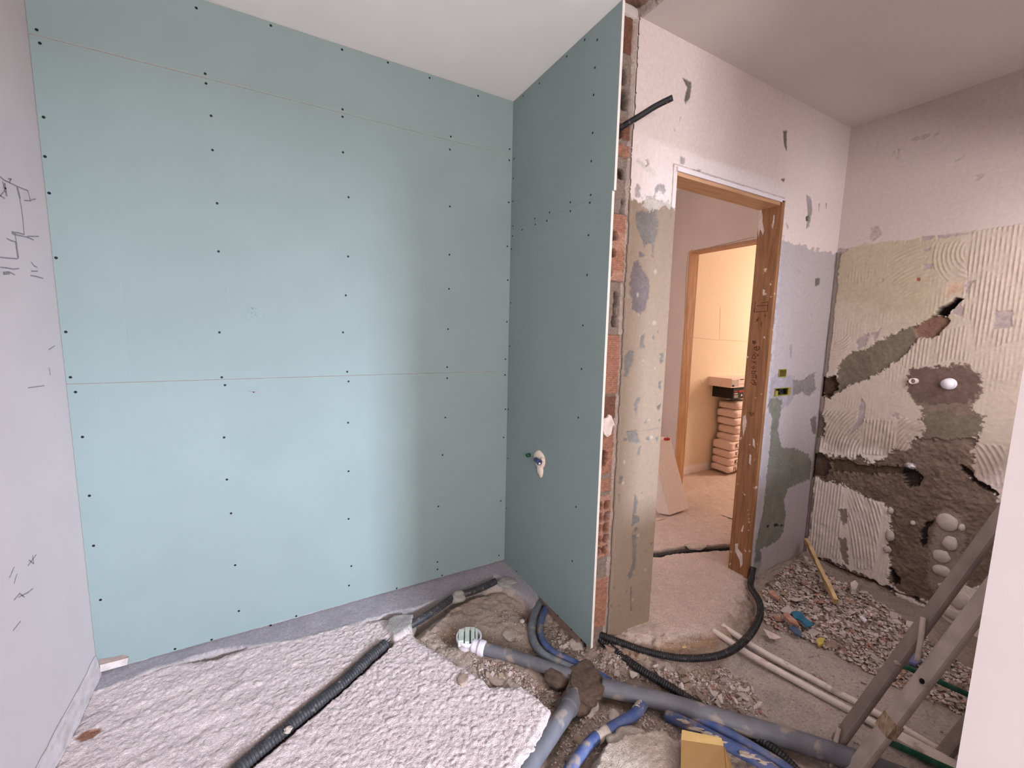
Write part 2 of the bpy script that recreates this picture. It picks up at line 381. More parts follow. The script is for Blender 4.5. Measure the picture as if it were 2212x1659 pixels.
patch(P(zc(1300, 380, k, [(560, 760), (585, 770), (580, 870), (560, 860)])), GR, -0.002, jag=0.003)
for q in ([(415, 840), (495, 890), (450, 905), (420, 910)], [(555, 875), (575, 900), (595, 930), (565, 915)]): patch(P(zc(1300, 380, k, q)), DK, -0.004, jag=0.003)
k = 5.187
for q, c in (([(255, 460), (300, 400), (355, 405), (350, 520), (320, 600), (290, 700), (250, 690)], GR), ([(440, 240), (480, 210), (460, 300), (480, 370), (420, 370)], GR),
             ([(365, 990), (400, 930), (440, 930), (400, 1000), (390, 1100), (360, 1060)], GR), ([(275, 1310), (390, 1290), (420, 1430), (370, 1440), (300, 1430)], GR),
             ([(400, 1500), (440, 1480), (420, 1580), (390, 1600)], GR), ([(650, 440), (690, 420), (680, 540), (650, 550)], GR), ([(640, 760), (660, 740), (660, 830), (630, 820)], GR),
             ([(470, 1220), (500, 1170), (505, 1220)], GR), ([(615, 1030), (660, 1000), (650, 1060), (620, 1075)], DK), ([(600, 1380), (640, 1370), (620, 1440)], GR)):
    patch(P(zc(1300, 680, k, q)), c, -0.002, jag=0.005)
k = 3.32
for q in ([(395, 700), (440, 720), (430, 760), (380, 790), (385, 700)], [(385, 850), (410, 850), (415, 960), (405, 1080), (370, 1170), (350, 1140), (385, 1060)],
          [(370, 1220), (380, 1220), (382, 1400), (370, 1400)], [(400, 560), (425, 600), (410, 700), (390, 700)], [(290, 560), (300, 545), (285, 640)], [(290, 430), (315, 430), (310, 480), (290, 480)]):
    patch(P(zc(1250, 900, k, q)), GR, -0.002, jag=0.005)
# tile joints still readable on the narrow pier
for zz, dd in ((OY(1380, 932, YD)[2], 0.0035), (OY(1380, 755, YD)[2], 0.0015), (OY(1400, 490, YD)[2], 0.0012)):
    s = sm(np.abs(V-zz-0.01*(U-1.47)*0)-dd+0.0015*n2, 0.002)*(U < 1.62); C = mix(C, s*0.6, lin(120, 108, 100)); Hh -= s*0.002
s = sm(np.abs(U-1.347)-0.004+0.003*n2, 0.002)*(V < 1.98)*(U < 1.5); C = mix(C, s*0.6, lin(140, 126, 118)); Hh -= s*0.003
# small chips of missing plaster on the pier
for i in range(46):
    cx, cz = RNG.uniform(1.35, 1.60), RNG.uniform(0.02, 1.9); r = RNG.uniform(0.003, 0.012)
    d = np.hypot((U-cx)*RNG.uniform(0.8, 1.6), V-cz)-r
    patch(d, GR if RNG.random() < .45 else lin(150, 136, 124), -0.0015, w=0.002, jag=0.006)
# above the door: grey scars
k = 2.963
for q, c in (([(695, 500), (755, 525), (745, 620), (715, 665), (705, 640), (725, 560)], GR), ([(1338, 838), (1363, 835), (1363, 965), (1345, 930)], GR), ([(680, 1000), (710, 1010), (712, 1050), (682, 1045)], LG),
             ([(680, 745), (688, 750), (675, 780)], LG), ([(640, 820), (652, 830), (645, 842)], LG), ([(1325, 1150), (1352, 1138), (1345, 1165)], GR), ([(735, 1082), (810, 1088), (812, 1105), (750, 1098)], LG),
             ([(400, 1015), (450, 1040), (520, 1090), (515, 1130), (440, 1075), (400, 1035)], lin(196, 184, 176))):
    patch(P(zc(1240, 0, k, q)), c, -0.0015, jag=0.004)
hole = P(zc(1240, 0, k, [(455, 1030), (475, 1020), (483, 1045), (462, 1060)])); patch(hole, lin(30, 24, 22), -0.03, jag=0.002)
k = 2.86
for q, c in (([(290, 0), (320, 20), (330, 90), (310, 200), (290, 215), (300, 110)], LG), ([(365, 60), (375, 55), (368, 110)], LG), ([(410, 50), (420, 55), (415, 90)], LG), ([(130, 180), (150, 170), (140, 230)], LG), ([(165, 170), (185, 200), (175, 225)], LG),
             ([(345, 520), (375, 515), (372, 560), (345, 568)], GR), ([(240, 460), (255, 465), (250, 490)], LG), ([(60, 975), (80, 985), (72, 1035), (60, 1010)], lin(140, 118, 104)), ([(75, 690), (105, 690), (95, 800), (75, 840), (65, 760)], LG), ([(95, 480), (125, 470), (110, 540)], LG),
             ([(320, 740), (326, 740), (324, 800)], LG), ([(185, 930), (205, 920), (200, 1010), (190, 1010)], LG)):
    patch(P(zc(1640, 420, k, q)), c, -0.0012, jag=0.004)
patch(P(zc(1640, 420, k, [(290, 140), (302, 132), (314, 140), (312, 158), (292, 162)])), lin(28, 22, 20), -0.03, jag=0.002)
# mortar around the box and down the wall
k = 3.19
patch(P(zc(1400, 780, k, [(845, 120), (890, 85), (960, 90), (1010, 110), (1012, 170), (1005, 240), (975, 300), (930, 320), (905, 345), (860, 320), (825, 300), (838, 200)])), lin(150, 142, 148), 0.001)
patch(P(zc(1400, 780, k, [(845, 250), (925, 260), (915, 345), (890, 480), (920, 600), (1000, 600), (1100, 640), (1125, 700), (1112, 812), (1020, 850), (960, 880), (935, 950), (947, 1060), (930, 1180), (885, 1240), (800, 1285), (728, 1320), (745, 1230), (785, 1060), (803, 900), (825, 700), (840, 520), (850, 400), (820, 300)])), GRN, 0.0015, jag=0.012)
patch(P(zc(1400, 780, k, [(1000, 130), (1060, 140), (1110, 95), (1150, 85), (1160, 190), (1110, 250), (1060, 215), (1000, 240)])), lin(128, 120, 122), -0.004)
patch(P(zc(1400, 780, k, [(1115, 400), (1160, 370), (1160, 500), (1135, 500)])), lin(112, 102, 104), -0.003)
patch(P(zc(1400, 780, k, [(745, 1300), (775, 1310), (780, 1400), (750, 1470), (710, 1490), (715, 1420), (735, 1350)])), lin(104, 104, 104), 0.002)
for q in ([(815, 1135), (835, 1130), (828, 1160)], [(865, 1130), (885, 1120), (905, 1135), (870, 1145)], [(910, 1125), (935, 1135), (915, 1145)]): patch(P(zc(1400, 780, k, q)), lin(40, 36, 34), -0.004, jag=0.003)
# edges of the opening: rough plaster bead
bead = sm(U-(DX1+0.055+0.02*n1), 0.004)*(U > DX1)*(V < 2.0); C = mix(C, bead*np.clip(n2*2+0.6, 0, 1), lin(176, 168, 172))
s = sm(np.abs(np.maximum(np.abs(U-(DX0+DX1)/2)-(DX1-DX0)/2-0.024, V-DZ-0.02))-0.0025+0.002*n2, 0.0015)*(V > 1.95); C = mix(C, s*0.8, lin(120, 104, 96)); Hh -= s*0.003
# foot of the wall by the rubble and the right corner seam
ft = sm(V-0.06-0.02*n1, 0.01)*(U > 2.5); C = mix(C, ft*0.6, lin(170, 158, 154))
cs = sm(3.086-0.010*n1-U, 0.004)*(V < 1.97); C = mix(C, cs, lin(132, 118, 112)); Hh -= cs*0.004
# corner chunk missing and ragged left edge of the pier
lf = 1.334+0.004*n1+0.004*n2+0.012*np.clip(V-2.2, 0, .5); rt_ = DX0-0.004*np.clip(n1*2, 0, 1)
Uc, Vc = (us[:-1]+us[1:])/2, (vs[:-1]+vs[1:])/2; UU, VV = np.meshgrid(Uc, Vc)
keep = ~((UU > DX0+0.004*np.abs(n1[:-1, :-1])) & (UU < DX1) & (VV < DZ)) & (UU > lf[:-1, :-1])
pier_bottom = FL(1305, 1376)[2]
keep &= ~((UU < 2.0) & (VV < -0.03))
for x0_, x1_, y0_, y1_ in ((1671, 1706, 836, 856), (1680, 1697, 797, 815)):
    a_, b_ = OY(x0_, y1_, YD), OY(x1_, y0_, YD); keep &= ~((UU > a_[0]+0.002) & (UU < b_[0]-0.002) & (VV > a_[2]+0.002) & (VV < b_[2]-0.002))
edge = ((np.abs(U-DX0) < 0.005) | (np.abs(U-DX1) < 0.005)) & (V < DZ)
side = struct(grid('wall_front', us, vs, lambda a, b: (a, YD-Hh, b), C, M_ATTR, keep))
bm = bmesh.new()
bm_box(bm, (1.338, YD+0.012, -0.05), (DX0, 1.49, ZC)); bm_box(bm, (DX1+0.001, YD+0.035, -0.14), (3.2, 1.49, ZC)); bm_box(bm, (DX0, YD+0.035, DZ+0.001), (DX1+0.001, 1.49, ZC))
bm_box(bm, (DX1, YD+0.002, -0.14), (DX1+0.02, YD+0.035, DZ)); bm_box(bm, (DX0-0.02, YD+0.002, DZ), (DX1+0.02, YD+0.035, DZ+0.02))
obj('masonry_core', bm, M_HALL, side)
# timber door lining: jambs and head
d1 = struct(empty('door_1', (2.03, 1.44, 0)))
inv = Matrix.Translation((-2.03, -1.44, 0))
def dchild(n, o):
    o.parent = n; o.matrix_parent_inverse = Matrix.Translation(n.location).inverted(); return o
JX = 2.440
jr = dchild(d1, box('jamb', (JX, 1.378, -0.03), (JX+0.028, 1.502, DZ+0.004), M_OAKJ, bevel=0.0015))
dchild(d1, box('jamb', (DX0-0.004, 1.392, -0.03), (DX0+0.010, 1.502, DZ), M_PINE, bevel=0.0015))
dchild(d1, box('door_head', (DX0, 1.388, DZ-0.022), (JX, 1.502, DZ+0.006), M_PINEX, bevel=0.0015))
# white filler strip over the head and flaking paint on the jamb
bm = bmesh.new(); bm_box(bm, (DX0-0.006, 1.378, DZ-0.006), (DX1+0.012, 1.388, DZ+0.013), 0.002); dchild(d1, obj('filler_strip', bm, M_WHITE))
bm = bmesh.new(); P4 = lambda x, y: OX(x, y, JX-0.0012)
for q in (zc(1400, 340, 5.184, [(1245, 580), (1268, 575), (1285, 660), (1280, 720), (1300, 820), (1285, 870), (1255, 800), (1235, 900), (1230, 760)]),
          zc(1400, 340, 5.184, [(1405, 640), (1418, 650), (1412, 730), (1395, 800), (1385, 770), (1400, 700)]),
          zc(1400, 780, 3.19, [(655, 380), (672, 370), (680, 420), (668, 470), (655, 520), (650, 450)]), zc(1400, 780, 3.19, [(700, 640), (712, 650), (708, 720), (694, 700)]),
          zc(1400, 780, 3.19, [(722, 530), (735, 545), (738, 600), (720, 580)]), zc(1400, 780, 3.19, [(600, 1260), (622, 1255), (618, 1290), (650, 1330), (652, 1400), (636, 1425), (630, 1370), (600, 1310)]),
          zc(1400, 780, 3.19, [(655, 1130), (660, 1135), (650, 1180), (640, 1170)])):
    bm.faces.new([bm.verts.new(Vector(P4(x, y))) for x, y in q])
dchild(d1, obj('flaking_paint', bm, M_CHIPW))
z = lambda pts: zc(1580, 620, 5.93, pts)
ribbon_w = 0.0028
o = ribbon('marker_writing', [z(s) for s in ([(310, 190), (290, 320), (460, 310), (470, 190), (385, 205)], [(300, 240), (470, 235)], [(350, 390), (330, 430), (310, 445)], [(320, 410), (345, 430)], [(385, 450), (380, 505)], [(432, 350), (434, 380)],
    [(280, 690), (305, 685), (312, 715), (290, 730), (272, 712), (280, 690), (300, 725)], [(285, 700), (305, 715)], [(325, 760), (355, 765), (362, 790), (330, 815), (300, 800), (292, 775), (325, 760)], [(300, 770), (352, 800)], [(320, 755), (325, 815)],
    [(290, 835), (325, 860), (345, 880)], [(285, 860), (265, 910)], [(285, 860), (310, 890), (300, 920), (262, 915)], [(350, 860), (330, 890)],
    [(260, 945), (300, 960), (312, 985)], [(262, 975), (310, 955)], [(285, 1010), (300, 1030), (280, 1050), (262, 1030), (285, 1010)], [(262, 1075), (330, 1080)], [(265, 1078), (262, 1110), (300, 1112), (300, 1082)], [(255, 1135), (325, 1130)], [(255, 1160), (320, 1155)], [(322, 1130), (318, 1190)],
    [(250, 1190), (290, 1195), (300, 1230), (280, 1250), (245, 1215)], [(290, 1225), (315, 1225), (312, 1255), (290, 1250)], [(220, 1610), (290, 1612), (270, 1640), (235, 1625)], [(240, 1620), (262, 1655)])],
    ribbon_w, M_JINK, lambda x, y: OX(x, y, JX), None, off=Vector((-0.0015, 0, 0)))
dchild(d1, o); o['label'] = 'brown handwriting and sketch on the jamb'

# ---- wing wall: the cut end of hollow brickwork beside the green boards ----
us = np.arange(1.2275, 1.344, 0.003); vs = np.arange(-0.06, 2.76, 0.003); U, V = np.meshgrid(us, vs)
m1 = fbm(U, V, 20, 4, 41); m2 = fbm(U, V, 70, 4, 42); m3 = fbm(U*0.3, V, 150, 3, 43)
MG, BR, BD, BL = lin(128, 112, 102), lin(148, 104, 86), lin(108, 72, 58), lin(160, 120, 102)
C = np.zeros(U.shape+(3,))+MG; D = 0.012+0.012*np.abs(m1)+0.004*m2
def sec(z1, z0, col, dep, stri=0.0, colv=0.15):
    global C, D
    s = sm(np.maximum(z0-V, V-z1)+0.006*m1, 0.003)*sm(U-(1.336+0.012*m1), 0.004)
    line = 0.5+0.5*np.sin(V*2*pi/0.009+2*m1)
    C = mix(C, s, np.asarray(col)*(1+colv*m2[..., None]*2+0.25*stri*(line[..., None]-0.5))); D = D*(1-s)+s*(dep+0.002*m2-0.002*stri*line)
def hol(cx, cz, rx, rz, dep=0.06, col=(40, 20, 14)):
    global C, D
    s = sm(((np.abs((U-cx)/rx))**3+(np.abs((V-cz)/rz))**3)**(1/3)*min(rx, rz)-min(rx, rz)+0.003*m2, 0.002)
    C = mix(C, s, lin(*col)); D = D+s*dep
sec(2.70, 2.56, BD, 0.02); sec(2.42, 2.30, MG, 0.02); sec(2.29, 2.235, BD, 0.004, 1); sec(2.21, 2.165, BR, 0.004, 1)
sec(1.935, 1.70, BR, 0.002, 1); sec(1.86, 1.79, BL, 0.002); sec(1.70, 1.66, BL, 0.0, 0); sec(1.43, 1.17, BR, 0.002, 1.6)
sec(1.16, 1.06, BD, 0.008); sec(1.05, 0.80, BR, 0.012, 0.6); sec(0.70, 0.40, BL, 0.006, 0); sec(0.30, 0.05, BR, 0.002, 1.2); sec(0.78, 0.72, BR, 0.01, 1)
hol(1.287, 2.475, 0.018, 0.030); hol(1.300, 2.39, 0.022, 0.036); hol(1.262, 2.255, 0.028, 0.022); hol(1.255, 1.845, 0.032, 0.019); hol(1.250, 1.775, 0.030, 0.017); hol(1.243, 1.69, 0.02, 0.011)
hol(1.318, 1.97, 0.010, 0.030); hol(1.306, 1.59, 0.012, 0.026); hol(1.300, 1.545, 0.010, 0.024); hol(1.30, 1.49, 0.016, 0.024); hol(1.262, 0.88, 0.035, 0.035); hol(1.30, 2.10, 0.02, 0.02, 0.02)
for r in range(5):
    for c in range(2):
        hol(1.262+c*0.044+0.003*(r % 2), 0.655-r*0.055, 0.018, 0.021, 0.055, (120, 66, 48))
C = mix(C, sm(1.328+0.006*m1-U, 0.004)*0.9, lin(176, 160, 150)); D = np.where(U > 1.331, D*0.6, D)
wing = struct(grid('wall_wing', us, vs, lambda a, b: (a, 1.393+D, b), C, M_BRICK))
obj_b = bmesh.new(); bm_box(obj_b, (1.2275, 1.475, -0.06), (1.337, 2.205, ZC)); obj('brick_core', obj_b, M_TERRA, wing)
# torn plaster flake hanging on the brick
bm = bmesh.new()
for q, dy in ((zc(1300, 680, 5.187, [(15, 1165), (60, 1150), (82, 1118), (100, 1130), (145, 1235), (120, 1245), (95, 1340), (60, 1370), (20, 1340), (5, 1260)]), 0.0),):
    f = bm.faces.new([bm.verts.new(Vector(OY(x, y, 1.388))) for x, y in q])
    r = bmesh.ops.extrude_face_region(bm, geom=[f]); [setattr(v, 'co', v.co+Vector((0, 0.012, 0))) for v in r['geom'] if isinstance(v, bmesh.types.BMVert)]
bmesh.ops.recalc_face_normals(bm, faces=bm.faces); bmesh.ops.triangulate(bm, faces=bm.faces)
for v in bm.verts: v.co.y += random.uniform(-0.006, 0.004)
obj('plaster_flake', bm, M_CHIPW, wing)

# ---- right wall with chases, wet mortar and trowel ridges ----
us = np.arange(0.236, 1.388, 0.003); vs = np.arange(-0.15, 2.703, 0.003); U, V = np.meshgrid(us, vs)
C = np.zeros(U.shape+(3,))+lin(190, 174, 168); n1 = fbm(U, V, 16, 5, 51); n2 = fbm(U, V, 60, 4, 52); n3 = fbm(U, V, 140, 3, 53)
Hh = 0.0015*fbm(U, V, 5, 3, 54)
zt = 1.988+0.02*n1*np.clip((U-0.85)*4, 0, 1)+0.006*n2
adh = sm(V-zt, 0.004)
beige, pale, lower = lin(176, 161, 138), lin(188, 171, 158), lin(234, 220, 212)
up = sm(1.50-V+0.15*n1+0.35*(U-1.0), 0.12)
ADC = pale*np.ones(U.shape+(3,)); ADC = mix(ADC, np.clip(up*np.clip((U-0.72)*4, 0, 1), 0, 1), beige); ADC = mix(ADC, sm(V-0.75+0.1*n1, 0.05), lower)
C = mix(C, adh[..., None][..., 0], 0*C[0, 0]) if False else C*(1-adh[..., None])+ADC*adh[..., None]
# ridges: straight combing, plus curved sweeps
amp = np.clip(0.55+1.5*fbm(U, V, 6, 3, 55), 0, 1)*0.75; phase = (U+0.006*fbm(U, V, 4, 2, 56))/0.0165
strong = np.zeros(U.shape)
def sweep(px, center, per, a, vertical=False):
    global phase, amp, strong
    d = sdf(U, V, poly_x(px))+0.012*n1; s = d < 0
    if center is None: ph = (U+0.004*fbm(U, V, 4, 2, 57))/per
    else:
        c = OX(*center, XR); ph = np.hypot(U-c[1], (V-c[2])*0.8)/per
    phase = np.where(s, ph, phase); amp = np.where(s, a, amp)
    e = np.clip(1-np.abs(d)/0.008, 0, 1); amp = amp*(1-e)
amp *= np.where(U > 0.8, 0.35, 1.0)
k = 2.86
sweep(zc(1640, 420, k, [(820, 330), (1000, 290), (1050, 600), (880, 640), (800, 520)]), (1995, 690), 0.017, 0.35)
sweep(zc(1640, 420, k, [(1050, 300), (1350, 260), (1370, 520), (1150, 560), (1060, 450)]), (2110, 540), 0.017, 0.45)
sweep(zc(1640, 420, k, [(1300, 230), (1640, 150), (1640, 900), (1330, 980), (1280, 600)]), None, 0.017, 0.75)
sweep(zc(1640, 420, k, [(900, 900), (1300, 800), (1300, 1040), (1180, 1030), (900, 1080), (850, 1010)]), None, 0.016, 0.7)
sweep(zc(1640, 420, k, [(470, 900), (560, 860), (560, 960), (470, 1040), (420, 1040)]), (1800, 700), 0.014, 0.6)
sweep(zc(1640, 420, k, [(380, 1330), (620, 1330), (640, 1650), (350, 1560)]), (1900, 990), 0.017, 1.1)
sweep(zc(1640, 420, k, [(620, 1380), (850, 1390), (840, 1620), (640, 1600)]), None, 0.017, 1.0)
sweep(zc(1640, 420, k, [(850, 1360), (1050, 1400), (1040, 1560), (850, 1600)]), (2020, 1010), 0.017, 1.1)
k = 3.318
sweep(zc(1600, 950, k, [(480, 280), (740, 320), (720, 860), (440, 830), (460, 500)]), None, 0.0175, 1.2)
sweep(zc(1600, 950, k, [(770, 330), (1010, 460), (1000, 700), (960, 940), (820, 930), (770, 700)]), (1560, 1150), 0.0175, 1.2)
sweep(zc(1600, 950, k, [(1680, 30), (1900, 30), (1880, 360), (1700, 300)]), (1990, 1040), 0.02, 0.9)
ridge = (0.5+0.5*np.sin(2*pi*phase))**1.5
lump = np.clip(0.6+1.2*fbm(U, V, 25, 3, 58), 0.1, 1)
Hh += adh*(0.0015+ridge*amp*0.0060*lump+0.0012*n2)
C = C*(1+adh*(0.05*n2+0.04*n1))[..., None]
C = mix(C, adh*(1-ridge)*np.clip(amp, 0, 1)*0.30, lin(150, 134, 124))
def patchx(px, col, dep, w=0.003, jag=0.012, rough=0.0, colv=0.12):
    global C, Hh
    d = sdf(U, V, poly_x(px)); s = sm(d+jag*n2+0.8*jag*n3+0.6*jag*n1, w)
    C = mix(C, s, np.asarray(col)*(1+1.6*colv*(n2+n1+0.8*n3))[..., None]); Hh = Hh*(1-s)+(dep+rough*(n1*0.8+n2*0.5))*s
k = 2.86
WM, WD, WG = lin(122, 104, 92), lin(96, 78, 68), lin(112, 100, 86)
for q in ([(480, 330), (550, 340), (500, 375), (480, 400)], [(690, 210), (730, 195), (760, 250), (700, 290)], [(1010, 430), (1070, 425), (1060, 460), (1010, 465)], [(735, 515), (775, 520), (760, 545)], [(1000, 265), (1080, 255), (1060, 280), (1010, 285)],
          [(1270, 545), (1330, 530), (1300, 570), (1275, 620)], [(1010, 345), (1070, 320), (1040, 350)], [(1100, 255), (1300, 230), (1300, 245), (1110, 270)], [(1200, 700), (1270, 680), (1250, 750), (1190, 740)],
          [(600, 900), (680, 850), (660, 930), (600, 960)], [(690, 860), (750, 830), (710, 920)], [(630, 1260), (660, 1290), (650, 1380), (620, 1440), (560, 1480), (600, 1400)], [(810, 1360), (870, 1350), (850, 1390)], [(1460, 720), (1560, 720), (1560, 820), (1440, 830)]):
    patchx(zc(1640, 420, k, q), lin(164, 148, 146), -0.001, jag=0.006)
patchx(zc(1640, 420, k, [(975, 515), (995, 515), (992, 535), (972, 535)]), lin(150, 90, 66), -0.001, jag=0.002)
patchx(zc(1640, 420, k, [(1170, 560), (1250, 540), (1240, 600), (1160, 620)]), lin(186, 150, 128), 0.0, jag=0.01, w=0.02)
# edge strip at the corner with the door wall
s = sm(1.366+0.012*n1+0.006*n2-U, 0.003)*(V < 1.97); C = mix(C, s, lin(140, 124, 118)); Hh -= s*0.004
# small mark and scars in the white band
k = 4.255
for q in ([(495, 910), (510, 810), (528, 812), (518, 910)], [(600, 730), (700, 690), (800, 665), (790, 700), (740, 730), (650, 735)], [(830, 670), (895, 640), (885, 680), (820, 715)], [(1220, 1100), (1230, 1060), (1305, 1035), (1290, 1070), (1250, 1100)],
          [(260, 1560), (300, 1530), (340, 1560), (330, 1620), (250, 1650)], [(445, 870), (480, 830), (485, 860), (455, 885)], [(1030, 930), (1100, 880), (1130, 835), (1120, 880), (1080, 915)]):
    patchx(zc(1820, 130, k, q), lin(176, 160, 152), -0.001, jag=0.003)
s = sm(np.abs(V-2.335-0.004*n1)-0.0015, 0.0012)*np.clip(fbm(U, V, 6, 2, 77)*3+0.7, 0, 1); C = mix(C, s*0.45, lin(168, 152, 146))
# diagonal chase filled with mortar, its open upper end
k = 2.86
patchx(zc(1640, 420, k, [(375, 1130), (480, 1130), (490, 1040), (570, 970), (640, 965), (740, 905), (860, 850), (940, 820), (1010, 795), (1080, 745), (1165, 755), (1165, 800), (1080, 885), (980, 890), (900, 990), (810, 1060), (740, 1100), (640, 1150), (560, 1170), (500, 1215), (430, 1260), (380, 1240)]), WG, -0.006, rough=0.003)
patchx(zc(1640, 420, k, [(940, 820), (1010, 790), (1080, 745), (1165, 755), (1165, 800), (1080, 885), (980, 890)]), lin(120, 90, 76), -0.016, rough=0.006, jag=0.008)
patchx(zc(1640, 420, k, [(375, 1130), (470, 1120), (480, 1200), (430, 1260), (380, 1240)]), lin(74, 56, 46), -0.035, rough=0.008)
patchx(zc(1640, 420, k, [(1080, 745), (1110, 705), (1180, 665), (1210, 640), (1262, 645), (1215, 690), (1180, 720), (1160, 755), (1120, 745)]), lin(24, 18, 16), -0.075, jag=0.005, w=0.002)
patchx(zc(1640, 420, k, [(335, 1360), (375, 1330), (400, 1380), (400, 1490), (350, 1500), (320, 1430)]), lin(110, 96, 90), -0.008, rough=0.004)
# large wet mortar field around the pipe stubs running down to the floor
patchx(zc(1640, 420, k, [(960, 1075), (1080, 1062), (1170, 1060), (1210, 1030), (1290, 1040), (1370, 1130), (1385, 1220), (1335, 1290), (1310, 1330), (1400, 1370), (1392, 1440), (1320, 1520), (1335, 1660), (760, 1670), (790, 1620), (900, 1600), (940, 1570), (1010, 1490), (1040, 1430), (1000, 1390), (1000, 1310), (950, 1280), (910, 1200), (920, 1120)]), WM, 0.002, rough=0.003, jag=0.018)
patchx(zc(1640, 420, k, [(940, 1080), (1280, 1050), (1360, 1130), (1370, 1220), (1290, 1290), (1040, 1290), (940, 1250), (915, 1150)]), lin(104, 84, 76), 0.004, rough=0.003, jag=0.015)
patchx(zc(1640, 420, k, [(1000, 1320), (1390, 1380), (1380, 1450), (1310, 1520), (1100, 1560), (1040, 1500)]), WG, 0.003, rough=0.003)
k = 3.318
patchx(zc(1600, 950, k, [(515, 100), (600, 100), (700, 120), (800, 150), (830, 112), (960, 185), (1020, 130), (1090, 80), (1200, 70), (1240, -10), (1680, -10), (1680, 150), (1660, 260), (1750, 330), (1860, 400), (1900, 500), (1900, 1000), (1660, 1080), (1560, 1000), (1480, 1180), (1330, 1160), (1250, 1150), (1100, 1060), (1060, 1000), (1070, 900), (1055, 760), (1080, 620), (1080, 520), (1010, 450), (900, 410), (830, 370), (700, 310), (570, 280), (500, 245)]), WM, -0.004, rough=0.010, jag=0.02, colv=0.16)
patchx(zc(1600, 950, k, [(515, 100), (600, 100), (640, 180), (600, 270), (505, 250)]), WD, -0.03, rough=0.008)
patchx(zc(1600, 950, k, [(640, 130), (900, 190), (1200, 200), (1210, 240), (900, 250), (660, 230)]), lin(92, 76, 58), -0.02, rough=0.008)
patchx(zc(1600, 950, k, [(1170, 220), (1240, 200), (1290, 260), (1270, 330), (1200, 340), (1170, 290)]), lin(60, 50, 46), -0.035, rough=0.01)
patchx(zc(1600, 950, k, [(1570, 170), (1620, 200), (1700, 290), (1860, 390), (1850, 410), (1660, 300), (1580, 220)]), lin(58, 46, 42), -0.035, rough=0.01, jag=0.008)
patchx(zc(1600, 950, k, [(1280, 720), (1320, 600), (1400, 570), (1330, 640), (1330, 740), (1300, 770)]), lin(50, 42, 38), -0.02, rough=0.006, jag=0.008)
patchx(zc(1600, 950, k, [(1350, 800), (1400, 560), (1460, 500), (1600, 560), (1600, 700), (1560, 900), (1500, 1000), (1400, 1080), (1340, 1050)]), lin(150, 134, 126), -0.002, rough=0.003, jag=0.02)
patchx(zc(1600, 950, k, [(1065, 900), (1120, 980), (1140, 1030), (1090, 1040)]), lin(46, 38, 34), -0.03, rough=0.006, jag=0.008)
patchx(zc(1600, 950, k, [(440, 840), (600, 850), (800, 930), (1060, 1060), (1100, 1100), (1250, 1280), (1250, 1420), (900, 1200), (600, 1000), (400, 900)]), lin(134, 118, 108), -0.008, rough=0.008, jag=0.02)
patchx(zc(1600, 950, k, [(705, 500), (760, 500), (760, 600), (730, 610)]), lin(150, 134, 126), -0.002, jag=0.01)
patchx(zc(1600, 950, k, [(705, 700), (760, 710), (770, 900), (720, 860)]), lin(150, 134, 126), -0.002, jag=0.01)
# lower edge of a long crack near the foot
s = sm(np.abs(V+0.02+0.02*n1)-0.006+0.006*n2, 0.003); C = mix(C, s*0.8, lin(70, 58, 52)); Hh -= s*0.02
wr = struct(grid('wall_right', us, vs, lambda a, b: (XR-Hh, a, b), C, M_ATTR))
bmw = bmesh.new(); bm_box(bmw, (XR+0.12, 0.2, -0.2), (3.26, 1.49, ZC)); obj('masonry_core', bmw, M_HALL, wr)
# river stones showing in the broken masonry
def rock_bm(rx, ry, rz, seed, sub=3, rough=0.12, flat=0.0):
    bm = bmesh.new(); bmesh.ops.create_icosphere(bm, subdivisions=sub, radius=1.0)
    for v in bm.verts:
        c = v.co; n = fbm(np.array(c.x*1.3+seed*3.1+c.z), np.array(c.y*1.3+c.z*0.7-seed), 1.0, 3, seed)
        q = c*(1+rough*float(n)*2); v.co = Vector((q.x*rx, q.y*ry, q.z*rz))
    return bm
for i, (x, y, rx, rz) in enumerate(((2046, 1128, .042, .045), (2078, 1140, .014, .022), (2052, 1173, .03, .036), (2033, 1201, .038, .036), (2033, 1232, .038, .03), (1922, 1158, .022, .034), (1917, 1187, .018, .022), (1924, 1103, .014, .02), (2067, 1296, .04, .045), (2052, 1325, .038, .03), (2040, 1268, .03, .02), (1972, 1130, .012, .014))):
    p = OX(x, y, XR); o = obj('stone', rock_bm(0.014, rx, rz, 60+i), M_PEB, wr, smooth=True); o.location = (XR-0.001, p[1], p[2])

# ---- hall and the lit room beyond ----
hb = bmesh.new()
bm_box(hb, (3.16, 2.53, -0.1), (3.26, 2.80, ZC)); bm_box(hb, (3.16, 1.49, -0.1), (3.26, 1.70, ZC)); bm_box(hb, (3.16, 1.70, 2.157), (3.26, 2.53, ZC))
struct(obj('wall_hall', hb, M_HALL))
struct(box('wall_end', (1.34, 2.80, -0.1), (3.26, 2.9, ZC), M_HALL))
d2 = struct(empty('door_2', (3.21, 2.1, 0)))
dchild(d2, box('jamb', (3.156, 2.512, -0.04), (3.264, 2.532, 2.157), M_PINE, bevel=0.001)); dchild(d2, box('jamb', (3.156, 1.70, -0.04), (3.264, 1.72, 2.157), M_PINE, bevel=0.001))
dchild(d2, box('door_head', (3.156, 1.72, 2.137), (3.264, 2.512, 2.157), M_PINEX, bevel=0.001))
o = ribbon('pencil_mark', [[(1478, 1000), (1484, 700), (1489, 560), (1500, 543), (1560, 528), (1630, 512)], [(1475, 800), (1482, 600), (1486, 548), (1496, 538)]], 0.003, mat('hall_joint', (150, 124, 110), 0.9), lambda x, y: OX(x, y, 3.16), None, off=Vector((-0.0012, 0, 0)))
dchild(d2, o); o.name = 'filler_joint'
FW = 2.835
